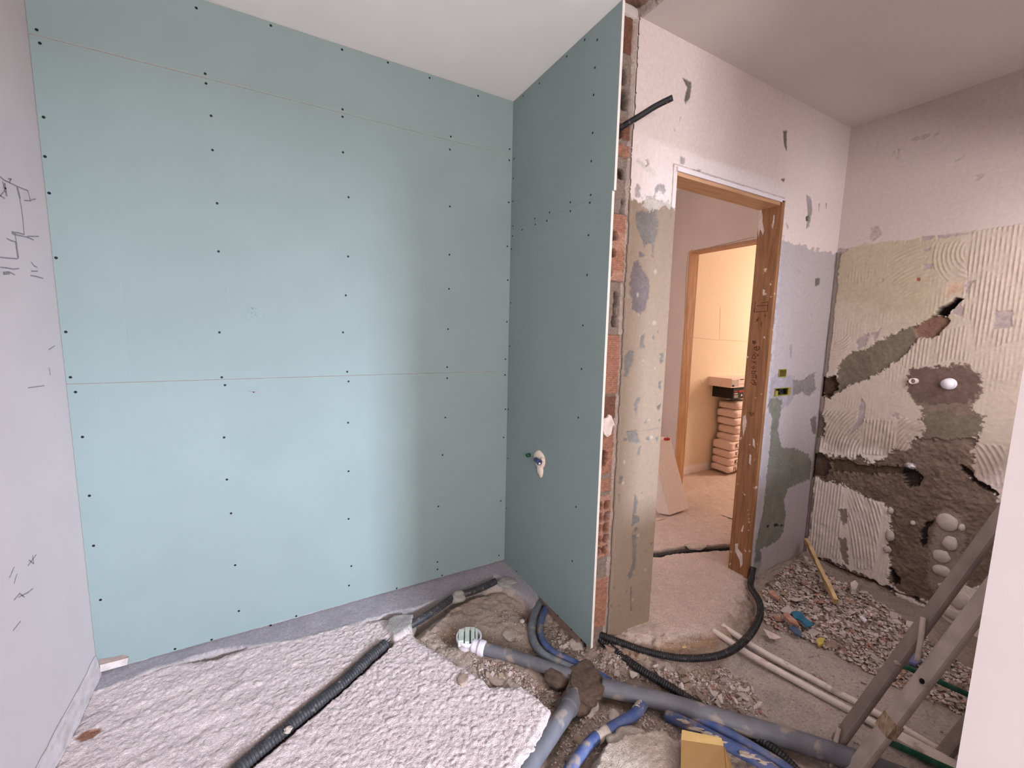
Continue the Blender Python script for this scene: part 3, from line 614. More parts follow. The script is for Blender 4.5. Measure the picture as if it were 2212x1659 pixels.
us = np.arange(3.26, 5.62, 0.02); vs = np.arange(-0.02, 2.72, 0.01); U, V = np.meshgrid(us, vs)
C = np.zeros(U.shape+(3,))+lin(226, 208, 182); s = sm(V-0.075-0.012*fbm(U, V, 8, 3, 5), 0.006); C = mix(C, s, lin(238, 228, 226))
wff = struct(grid('wall_far', us, vs, lambda a, b: (a, FW+0*a, b), C, M_ATTR)); box('masonry_core', (3.26, FW+0.004, -0.1), (5.7, 2.95, ZC), M_HALL, wff)
ribbon('pencil_mark', [[(1556, 664), (1554, 735), (1490, 728)], [(1556, 734), (1615, 738)], [(1512, 820), (1516, 830)]], 0.003, mat('pencil_far', (196, 168, 140), .9), lambda x, y: OY(x, y, FW), wff, off=Vector((0, -0.001, 0)))
bm = bmesh.new()
for a, b in (((5.6, 1.0, -0.1), (5.7, 1.25, ZC)), ((5.6, 2.25, -0.1), (5.7, 2.95, ZC)), ((5.6, 1.25, -0.1), (5.7, 2.25, 0.95)), ((5.6, 1.25, 2.35), (5.7, 2.25, ZC))): bm_box(bm, a, b)
struct(obj('wall_outer', bm, M_HALL))
struct(box('wall_inner', (3.26, 1.12, -0.1), (5.6, 1.22, ZC), M_HALL))
# ================================================================ GROUND
def fp(pts, z=-0.02): return [tuple(FL(x, y, z)[:2]) for x, y in pts]
SLAB = fp([(40, 1659), (180, 1470), (330, 1440), (480, 1415), (700, 1350), (760, 1340), (870, 1335), (905, 1385), (985, 1430), (1060, 1480), (1130, 1478), (1195, 1530), (1175, 1590), (1110, 1700), (1000, 1900), (100, 1900)], 0.0)
STRIP_N = fp([(200, 1500), (330, 1448), (480, 1405), (640, 1385), (750, 1355), (850, 1325), (900, 1315), (1000, 1275), (1085, 1262), (1130, 1290), (1150, 1310)], 0.0)
STRIP = [(XL-0.05, 2.3), (XL-0.05, STRIP_N[0][1])]+STRIP_N+[(1.33, 1.9), (1.33, 2.3)]
SAND = fp([(880, 1375), (990, 1285), (1085, 1262), (1160, 1300), (1150, 1370), (1190, 1430), (1080, 1500), (960, 1430), (905, 1400)], -0.02)
THRES = fp([(1395, 1100), (1620, 1100), (1620, 1262), (1600, 1310), (1560, 1352), (1480, 1372), (1400, 1380), (1320, 1390), (1330, 1340)], 0.0)
CONDUIT = [tuple(FL(x, y, -0.005)[:2]) for x, y in ((480, 1720), (520, 1659), (640, 1558), (740, 1476), (832, 1394))]
PATCH1 = fp([(830, 1360), (850, 1335), (900, 1332), (890, 1362), (850, 1385)], 0.0)
ANCH = fp([(860, 1345), (890, 1345), (975, 1292), (1070, 1252)], 0.0)
GROOVE = [(1.9, 1.92), (2.157, 1.835), (2.39, 1.783), (2.70, 1.66), (3.0, 1.52)]
PIPEL = fp([(1020, 1385), (1120, 1412), (1240, 1455), (1310, 1480), (1500, 1530), (1700, 1595), (1900, 1659)], -0.05)
PIPE2 = fp([(1240, 1500), (1120, 1680)], -0.05)
BIG = fp([(1275, 1659), (1300, 1600), (1370, 1572), (1440, 1568), (1480, 1600), (1480, 1659), (1470, 1800), (1250, 1800)], 0.0)
FLOORC = fp([(1560, 1370), (1700, 1360), (1860, 1440), (2000, 1520), (2200, 1600), (2300, 1800), (1900, 1700), (1700, 1600), (1600, 1540), (1560, 1460)], -0.05)
def floor_field(U, V, colour=True):
    a1, a2, a3, a4 = fbm(U, V, 5, 4, 61), fbm(U, V, 18, 4, 62), fbm(U, V, 45, 4, 63), fbm(U, V, 110, 3, 64)
    Z = -0.075+0.014*a1+0.012*a2+0.006*a3
    dig = lin(158, 142, 132); C = np.zeros(U.shape+(3,))+dig
    C = mix(C, np.clip(a2*2+0.3, 0, 1)*0.6, lin(178, 158, 146)); C = mix(C, np.clip(-a1*2, 0, 1)*0.5, lin(136, 116, 100))
    # sandy fill between trench and boards
    d = sdf(U, V, SAND)+0.02*a2; s = sm(d, 0.05); Z = Z*(1-s)+s*(-0.032+0.010*a2+0.006*a3); C = mix(C, s*0.9, lin(172, 152, 140))
    # smoother compacted screed towards the ladder
    d = sdf(U, V, FLOORC)+0.03*a2; s = sm(d, 0.04); Z = Z*(1-s)+s*(-0.062+0.006*a1+0.004*a3); C = mix(C, s*0.9, lin(180, 166, 160)*(1+0.12*a2[..., None]+0.1*a1[..., None]))
    # rubble bed
    rb = np.clip((U-2.35)*3, 0, 1)*np.clip((1.40-V)*40, 0, 1)*np.clip((V-0.55)*5, 0, 1); Z = Z+rb*(0.035+0.012*a2)+0.05*np.clip((V-1.25)*5, 0, 1)*np.clip((U-2.5)*5, 0, 1); C = mix(C, rb*0.7, lin(150, 132, 126))
    # threshold: old screed running into the hall
    d = sdf(U, V, THRES)+0.05*a2+0.03*a3+0.012*a4; s = sm(d, 0.018); s = np.maximum(s, (V > 1.42)*1.0*(U > 1.33))
    sh = np.maximum(sm(sdf(U, V, THRES)+0.05*a2-0.03, 0.085), (V > 1.42)*1.0*(U > 1.33))
    Z = Z*(1-sh)+sh*(-0.012+0.006*a1+0.0035*a3+0.0015*a4)+0.02*sh*(1-sh)*a3*4; C = mix(C, s, lin(196, 176, 166)*(1+0.1*a2[..., None]))
    yb = np.clip(1-np.abs(sdf(U, V, THRES)-0.03)/0.05, 0, 1)*(V < 1.3)*np.clip(a1*3+0.5, 0, 1); C = mix(C, yb*0.6, lin(160, 122, 84))
    # upper slab of rough screed
    jag = 0.012*a2+0.006*a3
    d = sdf(U, V, SLAB)+jag; s = sm(d-0.005, 0.012)
    diag = (U*0.6+V*0.8); streak = 0.6*fbm(U+V*0.8, (V-U*0.55)*2.0, 11, 4, 66)+0.6*fbm(U-V*0.6, (V+U*0.7)*1.5, 9, 4, 67); lc = np.clip((0.25-U)*2.5, 0, 1)
    crumb = np.abs(a3)*0.011+np.abs(a4)*0.009
    zs = 0.0+0.007*a1*lc+crumb*(0.55+0.3*(1-lc))+lc*0.008*streak-0.010*np.clip(1-np.abs(d)/0.03, 0, 1)
    # two old gouges crossing the screed at the left
    Z = Z*(1-s)+s*zs
    C = mix(C, s, lin(212, 194, 192)*(1+0.08*a3[..., None]+0.05*a2[..., None]-0.10*lc[..., None]*np.clip(-streak*2, 0, 1)[..., None]))
    d = sdf(U, V, BIG)+jag*1.3; s = sm(d, 0.02); Z = Z*(1-s)+s*(-0.005+0.016*a1+0.008*np.abs(a3)); C = mix(C, s, lin(184, 168, 156))
    # smooth cement strip along the boards
    d = sdf(U, V, STRIP)+jag*0.7; s = sm(d, 0.008); Z = Z*(1-s)+s*(0.004+0.003*a1+0.0012*a3); C = mix(C, s, lin(158, 151, 156)*(1+0.12*a2[..., None]))
    e = np.clip(1-np.abs(d)/0.012, 0, 1)*(V > 1.9); Z += e*0.004*np.clip(a2*3, 0, 1); C = mix(C, e*0.5, lin(196, 182, 176))
    # cement dabs over the conduit
    d = sdf(U, V, PATCH1)+jag; s = sm(d, 0.006); Z = Z*(1-s)+s*(0.022+0.006*a2); C = mix(C, s, lin(158, 152, 148))
    # grooves
    g = dline(U, V, CONDUIT); s = sm(g-0.036-0.004*a2, 0.006)*(sdf(U, V, PATCH1) > 0.0); Z = Z*(1-s)+s*(-0.026); C = mix(C, s, lin(120, 104, 94))
    g = dline(U, V, ANCH); s = sm(g-0.030-0.008*a2, 0.008)*(sdf(U, V, PATCH1) > 0.0); Z = Z-s*0.022; C = mix(C, s*0.5, lin(118, 106, 98))
    g = dline(U, V, GROOVE); s = sm(g-0.035-0.015*a2, 0.006); Z = Z*(1-s)+s*(-0.06); C = mix(C, s, lin(70, 54, 46))
    g = dline(U, V, PIPEL); s = sm(g-0.06, 0.03); Z = Z-s*0.018; C = mix(C, s*0.5, lin(116, 100, 90))
    g = dline(U, V, PIPE2); s = sm(g-0.055, 0.03)*(sdf(U, V, SLAB) > 0); Z = Z-s*0.02; C = mix(C, s*0.5, lin(116, 100, 90))
    # hollow under the wing board and beside the drain
    c = FL(975, 1372, -0.03); s = np.exp(-((U-c[0])**2+(V-c[1])**2)/0.0032); Z -= s*0.03; C = mix(C, np.clip(s*1.2, 0, 1)*0.8, lin(112, 88, 66))
    c = FL(1145, 1325, -0.03); s = np.exp(-((U-c[0])**2*3+(V-c[1])**2)/0.006); Z -= s*0.05; C = mix(C, np.clip(s, 0, 1)*0.8, lin(110, 84, 66))
    # beyond the walls
    ol = sdf(U, V, fp([(160, 1600), (180, 1582), (215, 1572), (222, 1578), (200, 1595), (175, 1604)], 0.0))+0.002*a2
    C = mix(C, sm(ol, 0.004), lin(142, 98, 78)); Z = Z-sm(ol, 0.006)*0.004
    return Z, C
us = np.arange(-0.72, 3.14, 0.0055); vs = np.arange(0.14, 2.22, 0.0055); U, V = np.meshgrid(us, vs)
ZF, CF = floor_field(U, V)
def ground(x, y):
    i = min(max(int(round((x-us0[0])/0.0055)), 0), len(us0)-1); j = min(max(int(round((y-vs0[0])/0.0055)), 0), len(vs0)-1)
    return float(ZF[j, i])
us0, vs0 = us, vs
fl = struct(grid('floor', us, vs, lambda a, b: (a, b, ZF), CF, M_FLOOR))
# coarser continuation: behind the camera and into the hall and the lit room
us = np.arange(1.34, 5.62, 0.02); vs = np.arange(2.185, 2.86, 0.015); U, V = np.meshgrid(us, vs)
q = fbm(U, V, 14, 4, 62); Cq = np.zeros(U.shape+(3,))+lin(204, 182, 168); Zq = -0.012+0.010*q+0.006*fbm(U, V, 34, 3, 4)
Zq = np.where(V < 2.23, -0.012, Zq)
grid('screed', us, vs, lambda a, b: (a, b, Zq), Cq, M_FLOOR, parent=fl)
us = np.arange(3.136, 5.62, 0.02); vs = np.arange(1.22, 2.235, 0.015); U, V = np.meshgrid(us, vs)
grid('screed', us, vs, lambda a, b: (a, b, -0.012+0.010*fbm(a, b, 14, 4, 62)), np.zeros(U.shape+(3,))+lin(204, 182, 168), M_FLOOR, parent=fl)
box('light_stop_slab', (XL-0.1, 0.1, -0.30), (5.7, 2.95, -0.20), M_HALL, fl)  # unseen slab added to block light leaking through the floor seams
box('screed', (XL, -2.5, -0.1), (3.0, 0.145, -0.01), M_CEIL, fl)
bm = bmesh.new()      # low cement fillet at the foot of the left wall
us = np.arange(0.3, 2.2, 0.01); vs = np.linspace(0, 1, 8); U, V = np.meshgrid(us, vs)
q = fbm(U, V*0.1, 12, 4, 81); Cq = mix(np.zeros(U.shape+(3,))+lin(206, 194, 196), np.clip(fbm(U, V, 20, 3, 82)*3, 0, 1)*0.6, lin(178, 164, 158))
struct(grid('trim_1', us, vs, lambda a, b: (XL+0.002+(0.016+0.006*q)*(1-b), a, 0.005+0.085*b+0.01*q*b), Cq, M_ATTR))
# ================================================================ GREEN BOARDS
def screw_mesh():
    bm = bmesh.new(); bmesh.ops.create_cone(bm, cap_ends=True, segments=12, radius1=0.0052, radius2=0.0036, depth=0.0012)
    me = bpy.data.meshes.new('screw'); bm.to_mesh(me); bm.free(); me.materials.append(M_SCREW); return me
SCM = screw_mesh()
def screws(board, pts, plane, rot):
    for x, y in pts:
        p = plane(x, y); o = bpy.data.objects.new('screw', SCM); link(o, board)
        o.matrix_basis = board.matrix_world.inverted() @ (Matrix.Translation(p) @ rot)
RB = Matrix.Rotation(radians(90), 4, 'X'); RW = Matrix.Rotation(radians(-90), 4, 'Y')
def board(a, b, label, group):
    bm = bmesh.new(); bm_box(bm, a, b, 0.0008)
    bm.normal_update()
    for f in bm.faces:
        n = f.normal; big = abs(n.y) > 0.9 if (b[0]-a[0]) > 0.1 else abs(n.x) > 0.9
        f.material_index = 0 if big else 1
    o = obj('gypsum_board', bm, [M_GREEN, M_GCORE]); return tag(o, label, 'drywall panel', group)
j1, j2, jw, gp = 2.413, 1.2045, 2.0055, 0.0011
X0, X1 = XL+0.001, XW-0.0012
bt = board((X0, YB, j1+gp), (X1, YB+0.0125, ZC-0.002), 'narrow green gypsum strip screwed along the back wall just under the ceiling', 'green gypsum boards of the back wall')
bmid = board((X0, YB, j2+gp), (X1, YB+0.0125, j1-gp), 'large green gypsum board forming the middle row of the back wall', 'green gypsum boards of the back wall')
bb = board((X0, YB, 0.012), (X1, YB+0.0125, j2-gp), 'large green gypsum board forming the bottom row of the back wall, above the floor', 'green gypsum boards of the back wall')
wt = board((XW, 1.352, jw+gp), (XW+0.0125, YB+0.012, ZC-0.002), 'upper green gypsum board on the short projecting wall, white cut edge showing', 'green gypsum boards of the projecting wall')
wb = board((XW-0.0025, 1.3585, 0.0), (XW+0.0105, YB-0.001, jw-gp), 'lower green gypsum board on the short projecting wall, with the pipe outlet in it', 'green gypsum boards of the projecting wall')
bpy.context.view_layer.update()
BP = [(79,64),(86,93),(424,17),(585,55),(739,107),(838,135),(928,168),(1033,207),(443,159),(445,180),(740,236),(740,252),(974,295),(972,323),(94,253),(97,338),(106,417),(121,557),(142,717),(152,815),(163,847),(178,944),(193,1071),(202,1179),(217,1296),(456,250),(459,324),(469,439),(472,543),(474,718),(479,815),(486,832),(484,945),(490,1036),(499,1109),(508,1221),(516,1320),(741,329),(753,426),(752,554),(747,638),(741,718),(750,803),(753,824),(752,913),(753,1018),(753,1121),(759,1223),(754,1265),(640,1331),(378,1402),(457,1382),(857,1271),(972,446),(971,550),(970,624),(968,711),(966,793),(966,817),(962,902),(956,983),(947,1094),(945,1214),(945,1230),(955,1243),(1101,322),(1100,346),(1099,437),(1096,532),(1097,605),(1095,695),(1092,776),(1091,810),(1092,884),(1088,945),(1082,1082),(1078,1200),(585,1351)]
pb = lambda x, y: Vector(OY(x, y, YB-0.0004))
for b_, lo, hi in ((bt, j1, 3), (bmid, j2, j1), (bb, -1, j2)):
    screws(b_, [q for q in BP if lo < OY(*q, YB)[2] <= hi], pb, RB)
WP = [(1263,86),(1290,86),(1285,146),(1282,205),(1280,287),(1277,348),(1276,421),(1232,437),(1187,459),(1155,472),(1224,122),(1165,180),(1130,207),(1110,343),(1109,385),(1108,435),(1108,488),
      (1274,438),(1232,456),(1181,477),(1156,485),(1128,496),(1107,510),(1105,538),(1271,508),(1268,594),(1259,703),(1256,797),(1249,902),(1244,1095),(1236,1212),(1205,1330),(1234,1360),(1103,654),(1101,748),(1098,884),(1097,990),(1094,1098),(1116,1234),(1255,1382)]
screws(wt, [q for q in WP if OX(*q, XW)[2] > jw], lambda x, y: Vector(OX(x, y, XW-0.0004)), RW)
screws(wb, [q for q in WP if OX(*q, XW)[2] <= jw], lambda x, y: Vector(OX(x, y, XW-0.0029)), RW)
def pm(name, strokes, w, m, plane, parent, off, lab=None):
    o = ribbon(name, strokes, w, m, plane, parent, off=off)
    if lab: o['label'] = lab
    return o
k = 5.267; z = lambda pts: zc(480, 560, k, pts)
pm('pencil_number', [z(s) for s in ([(345, 560), (320, 543), (300, 555), (285, 580), (300, 605), (335, 615), (345, 600), (350, 570), (335, 548)], [(300, 610), (275, 640), (272, 665), (295, 688), (325, 680), (345, 650), (340, 618)],
    [(385, 560), (376, 600), (380, 640), (400, 650), (425, 635)], [(385, 560), (415, 552), (430, 565)])], 0.0022, M_PENCILG, lambda x, y: OY(x, y, YB), bmid, (0, -0.0008, 0), 'faint pencilled number 80')
marks('pencil_mark', [[(262, 610), (262, 660)], [(270, 690), (272, 712), (276, 760), (283, 822)], z([(60, 290), (70, 380), (90, 490)]), z([(70, 330), (110, 320), (130, 350)]), z([(1540, 280), (1600, 285), (1700, 272)]), z([(1830, 240), (1850, 200), (1870, 215), (1900, 185), (1950, 190)])],
   0.0018, M_PENCILG, lambda x, y: OY(x, y, YB), bmid, off=(0, -0.0008, 0))
pm('pencil_mark', [[(537, 845), (548, 847), (556, 847)]], 0.006, M_PENCIL, lambda x, y: OY(x, y, YB), bb, (0, -0.0008, 0))
marks('pencil_mark', [[(1163, 936), (1162, 960)], [(1188, 933), (1187, 958)], [(1161, 1062), (1160, 1085)]], 0.002, M_PENCILG, lambda x, y: OX(x, y, XW-0.003), wb, off=(-0.001, 0, 0))
wl = bpy.data.objects['wall_left']; k = 6.385; z = lambda pts: zc(0, 360, k, pts)
LW = lambda x, y: OX(x, y, XL)
pm('pencil_sketch', [z(s) for s in ([(-60, 90), (60, 190), (120, 215), (240, 275), (380, 330), (418, 470)], [(130, 205), (150, 170), (110, 165)], [(235, 285), (268, 430), (290, 560), (310, 700), (330, 930)], [(330, 465), (420, 470)], [(430, 455), (490, 445)],
    [(160, 900), (240, 910), (330, 935)], [(200, 935), (380, 975), (460, 1010)], [(205, 930), (220, 1040), (245, 1250)], [(90, 990), (150, 1020), (220, 1040)], [(-60, 1245), (120, 1262), (240, 1270)], [(-60, 1380), (80, 1395), (180, 1412), (260, 1405)], [(420, 1500), (500, 1515), (590, 1540)],
    [(430, 1320), (470, 1370), (510, 1390)], [(430, 1440), (520, 1440)], [(40, 1460), (120, 1450), (200, 1490)], [(380, 960), (530, 962)], [(30, 200), (60, 330), (0, 400), (60, 435)])], 0.0035, M_PENCIL, LW, wl, (0.0008, 0, 0), 'pencilled plan sketch')
pm('pencil_sketch', [z(s) for s in ([(60, 235), (70, 300), (85, 395)], [(235, 290), (270, 430)], [(165, 910), (205, 930)], [(215, 1040), (245, 1250)], [(45, 1470), (120, 1465)])], 0.009, M_PENCIL, LW, wl, (0.001, 0, 0))
pm('pencil_mark', [[(60, 838), (95, 833)], [(106, 795), (108, 810)], [(60, 1222), (78, 1198)], [(20, 1248), (30, 1225)], [(30, 1296), (42, 1282), (52, 1290)], [(28, 1362), (44, 1342)], [(105, 755), (118, 747)], [(62, 1210), (72, 1218), (70, 1200)], [(40, 1290), (60, 1280), (70, 1272)], [(30, 1260), (36, 1240)]], 0.003, M_PENCIL, LW, wl, (0.0008, 0, 0))

# ---- water outlet in the wing board ----
C0 = Vector(OX(1167, 992, XW)); wo = tag(empty('water_outlet', C0), 'foamed pipe outlet with a blue plug poking through the projecting green board', 'pipe outlet')
bm = rock_bm(0.018, 0.055, 0.05, 5, 4, 0.08); 
for v in bm.verts:
    v.co.x *= 0.9
bm2 = rock_bm(0.014, 0.024, 0.045, 9, 3, 0.2)
for v in bm2.verts: v.co += Vector((-0.004, -0.010, -0.052))
me = bpy.data.meshes.new('t'); bm2.to_mesh(me); bm2.free(); bm.from_mesh(me)
bm3 = rock_bm(0.010, 0.014, 0.012, 3, 3, 0.2)
for v in bm3.verts: v.co += Vector((-0.012, -0.045, 0.012))
bm3.to_mesh(me); bm3.free(); bm.from_mesh(me); obj('foam_collar', bm, M_FOAM, wo, smooth=True)
def ltube(name, a, b, r, m, parent, **kw):
    o = tube(name, [a, b], r, m, parent, **kw); return o
pl = ltube('blue_plug', (-0.012, 0.020, -0.006), (-0.040, -0.052, 0.002), 0.0145, M_BCAP, wo, seg=20, hollow=0.6)
ltube('valve_pin', (-0.038, -0.046, 0.001), (-0.044, -0.064, -0.002), 0.007, M_SILVER, pl, seg=12)
g0 = OX(1145, 982, XW); tag(tube('pipe_stub', [g0+[0.002, 0, 0], g0+[-0.022, -0.008, 0]], 0.0105, M_GCAP, seg=16, hollow=0.8), 'small dark green pipe stub beside the cream foam on the green board', 'pipe')

# ---- sockets and stubs on the walls ----
def inbox(name, x0, x1, y0, y1, label):
    a, b = OY(x0, y1, YD), OY(x1, y0, YD); e = empty(name, ((a[0]+b[0])/2, YD, (a[2]+b[2])/2)); tag(e, label, 'junction box', None)
    bm = bmesh.new(); w, h, t = (b[0]-a[0])/2, (b[2]-a[2])/2, 0.004
    for p, q in (((-w, 0, -h), (-w+t, .04, h)), ((w-t, 0, -h), (w, .04, h)), ((-w+t, 0, -h), (w-t, .04, -h+t)), ((-w+t, 0, h-t), (w-t, .04, h)), ((-w, .033, -h), (w, .04, h))):
        bm_box(bm, (p[0], p[1]-0.007, p[2]), (q[0], q[1]-0.007, q[2]))
    obj('box_shell', bm, M_YBOX, e); return e, w, h
e, w, h = inbox('junction_box', 1671, 1706, 836, 856, 'yellow junction box sunk in grey mortar, wires inside')
box('box_flange', (-w+0.004, -0.010, -h+0.004), (-w+0.026, -0.004, h-0.014), M_YBOX, e); box('box_flange', (w-0.028, -0.009, -h+0.004), (w-0.006, -0.003, h-0.004), M_YBOX, e)
tube('wire_coil', [(-0.02, 0.018, -0.01), (0.0, 0.004, 0.014), (0.014, 0.006, -0.006), (-0.004, 0.003, -0.014), (-0.014, 0.008, 0.006)], 0.004, M_BLACK, e, seg=8)
box('shade_plate', (-w+0.005, 0.020, -h+0.005), (w-0.005, 0.0255, h-0.005), M_VOID, e)  # dark sheet imitating the shade at the back of the box
e, w, h = inbox('junction_box', 1680, 1697, 797, 815, 'small upper junction box above the wider yellow one')
box('shade_plate', (-w+0.005, 0.016, -h+0.005), (w-0.005, 0.0255, h-0.005), mat('box_shadow_plate', (92, 70, 44), .9), e)  # brown sheet imitating shade inside the small box
p = OX(1978, 823, XR); tag(tube('pipe_stub', [p+[0.02, 0, 0], p+[-0.035, 0.004, 0]], 0.0165, M_CHIPW, seg=20, hollow=0.72), 'short hollow pipe stub left of the white cap on the right wall', 'pipe')
p = OX(2052, 829, XR); wc = tag(empty('sealed_pipe', p), 'white plastic cap on a pipe in the dark mortar of the right wall', 'pipe cap')
tube('cap_body', [(0.02, 0, 0), (-0.035, 0.002, 0)], 0.026, M_PVC, wc, seg=24); tube('cap_rim', [(-0.003, 0, 0), (-0.012, 0.0005, 0)], 0.030, M_PVC, wc, seg=24)
p = OX(1968, 1006, XR); vv = tag(empty('water_valve', p), 'bright metal valve end sticking out of broken mortar on the right wall', 'valve')
o = obj('valve_body', rock_bm(0.02, 0.026, 0.018, 8, 2, 0.2), M_SILVER, vv); tube('valve_nut', [(0.01, 0.01, -0.02), (-0.018, 0.012, -0.028)], 0.012, M_VOID, vv, seg=6)

# ================================================================ PIPES AND HOSES
def G(x, y, z=-0.05): return FL(x, y, z)
def poly(pts): return [FL(x, y, z) for x, y, z in pts]
c = poly([(470, 1720, -0.002), (520, 1659, -0.002), (640, 1558, 0.0), (740, 1476, 0.002), (800, 1420, 0.004), (833, 1392, 0.006)])
tag(tube('corrugated_conduit', c, 0.0225, M_DUSTB, seg=20, corr=(0.011, 0.10), hollow=0.8), 'straight dark ribbed conduit lying in a groove across the whitish slab', 'conduit')
bm = bmesh.new()
for i in range(16):
    a = random.uniform(0, 2*pi); b = Vector(c[-1])+Vector((random.uniform(-.01, .01), random.uniform(-.01, .01), random.uniform(-0.01, .012)))
    tube_bm(bm, [b, b+Vector((0.012*cos(a), 0.012*sin(a), 0.004)), b+Vector((0.026*cos(a)+.01, 0.02*sin(a)+0.01, random.uniform(-.006, .012)))], 0.0011, seg=5)
tag(obj('frayed_cord', bm, M_DUSTB), 'frayed fibres at the end of the ribbed conduit by the cement dab', 'cord')
tag(tube('smooth_conduit', poly([(884, 1352, 0.0), (925, 1328, 0.008), (976, 1293, 0.010)]), (0.019, 0.019), M_DUSTB, seg=18, hollow=0.85), 'short black tube piece nearest the ribbed conduit, half set in cement', 'conduit')
tag(tube('smooth_conduit', poly([(1000, 1284, 0.006), (1035, 1272, 0.010), (1070, 1256, 0.010)]), (0.019, 0.019), M_DUSTB, seg=18, hollow=0.85), 'short black tube piece in the corner, farthest along the cement strip', 'conduit')
def dab(x, y, z, rx, ry, rz, seed, m=None):
    o = obj('cement_dab', rock_bm(rx, ry, rz, seed, 4, 0.22), m or mat('cement_dab', (156, 150, 146), 0.95, var=0.06, bump=0.4, bscale=60), None, smooth=True); o.location = FL(x, y, z); return o
tag(dab(988, 1289, 0.008, 0.042, 0.034, 0.022, 21), 'grey cement dab holding two short black tubes together', 'cement dab')
tag(dab(1092, 1258, 0.0, 0.06, 0.045, 0.016, 22), 'grey cement dab in the corner at the end of the black tube', 'cement dab')
tag(dab(622, 1577, 0.02, 0.014, 0.012, 0.008, 23, M_STONE), 'small pale crumb stuck on the ribbed conduit', 'mortar crumb')

# trap, its tailpipe and the joint lump
dc = FL(1013, 1372, 0.012); tr = tag(empty('floor_drain', (dc[0], dc[1], -0.03)), 'round white floor drain trap with taped grate, joined to a grey pipe', 'floor drain')
bm = bmesh.new(); prof = [(0.030, -0.045), (0.044, -0.040), (0.052, -0.025), (0.054, 0.012), (0.054, 0.020), (0.060, 0.024), (0.060, 0.040), (0.056, 0.042), (0.053, 0.040), (0.052, 0.010), (0.0, 0.006)]
prev = None; n = 40
for r, zz in prof:
    ring = [bm.verts.new((r*cos(2*pi*i/n), r*sin(2*pi*i/n), zz+0.0)) for i in range(n)]
    if prev:
        for i in range(n): bm.faces.new((prev[i], prev[(i+1) % n], ring[(i+1) % n], ring[i]))
    prev = ring
bmesh.ops.remove_doubles(bm, verts=bm.verts, dist=1e-5); body = obj('trap_body', bm, M_PVC, tr, smooth=True)
bm = bmesh.new()
bmesh.ops.create_circle(bm, cap_ends=True, segments=32, radius=0.050, matrix=Matrix.Translation((0, 0, 0.028)))
obj('grate', bm, mat('shaded_grate', (120, 134, 134), 0.5, var=0.1, bump=0), tr)
fwd = Vector(tr.location)-Vector((0, 0, 0)); fwd.z = 0; fwd.normalize(); rt = Vector((fwd.y, -fwd.x, 0))
for i, (x0, wd, hh) in enumerate(((-0.036, 0.024, 0.0455), (-0.008, 0.020, 0.0475), (0.018, 0.016, 0.0480), (0.036, 0.010, 0.0455))):
    bm = bmesh.new(); L = math.sqrt(max(0.0585**2-x0**2, 1e-4)); nn = 10
    for s0 in range(nn):
        qs = []
        for s_ in (s0, s0+1):
            t = -1+2*s_/nn; zz = hh-0.003*(1-abs(t))+(-0.022*max(0, (abs(t)-0.93)/0.07)); tt = max(min(t, 0.99), -1.0)
            for sg in (-1, 1): qs.append(rt*(x0+sg*wd/2)+fwd*(L*tt*(1.03))+Vector((0, 0, zz)))
        bm.faces.new([bm.verts.new(q) for q in (qs[0], qs[1], qs[3], qs[2])])
    bmesh.ops.remove_doubles(bm, verts=bm.verts, dist=1e-5)
    r = bmesh.ops.extrude_face_region(bm, geom=list(bm.faces)); [setattr(v, 'co', v.co+Vector((0, 0, 0.0012))) for v in r['geom'] if isinstance(v, bmesh.types.BMVert)]
    obj('tape_strip', bm, M_TAPE, tr)
pa = FL(1040, 1400, -0.012); pd = (Vector(FL(1240, 1462, -0.035))-Vector(pa)).normalized()
tb = Vector(tr.location); A0 = Vector(pa)-pd*0.045
tube('outlet_socket', [tuple(A0-tb), tuple(Vector(pa)-pd*0.008-tb)], 0.029, M_PVC, tr, seg=28); tube('socket_ring', [tuple(Vector(pa)-pd*0.012-tb), tuple(Vector(pa)+pd*0.014-tb)], 0.034, M_PVC, tr, seg=28, hollow=0.86)
tag(tube('drain_pipe', [tuple(Vector(pa)+pd*0.004), FL(1140, 1428, -0.022), FL(1245, 1464, -0.035)], 0.0262, M_GREY, seg=24), 'straight grey drain pipe from the white trap to the mortar lump', 'pipe')
tag(tube('drain_pipe', poly([(1300, 1484, -0.038), (1420, 1512, -0.038), (1560, 1553, -0.036), (1700, 1594, -0.034), (1840, 1640, -0.034), (2000, 1700, -0.034)]), 0.034, M_GREY, seg=26), 'long thick grey pipe running right from the mortar lump under the ladder foot', 'pipe')
pe = poly([(1252, 1492, -0.045), (1228, 1530, -0.035), (1190, 1585, -0.035), (1140, 1659, -0.035), (1085, 1750, -0.035)])
el = tag(tube('drain_pipe', pe, 0.032, M_GREY, seg=26), 'grey pipe coming towards the viewer from the mortar lump along the slab edge', 'pipe')
tube('pipe_socket', [pe[0], (np.array(pe[0])+pe[1])/2, pe[1]], 0.036, M_GREY, el, seg=26)
bm = rock_bm(0.080, 0.105, 0.055, 33, 5, 0.30)
for v in bm.verts: v.co.z = v.co.z if v.co.z < 0.020 else 0.020+(v.co.z-0.020)*0.25
o = obj('mortar_lump', bm, M_MORTAR, None, smooth=True); o.location = FL(1262, 1482, -0.035); o.rotation_euler = (0, 0, radians(-50))
tag(o, 'dark brown mortar lump covering the junction of the grey pipes', 'mortar')
bm = rock_bm(0.05, 0.065, 0.03, 36, 4, 0.2); o = obj('mortar_lump', bm, M_MORTAR, None, smooth=True); o.location = FL(1200, 1458, -0.04)
tag(o, 'smaller mortar smear on the drain pipe, left of the large mortar lump', 'mortar')
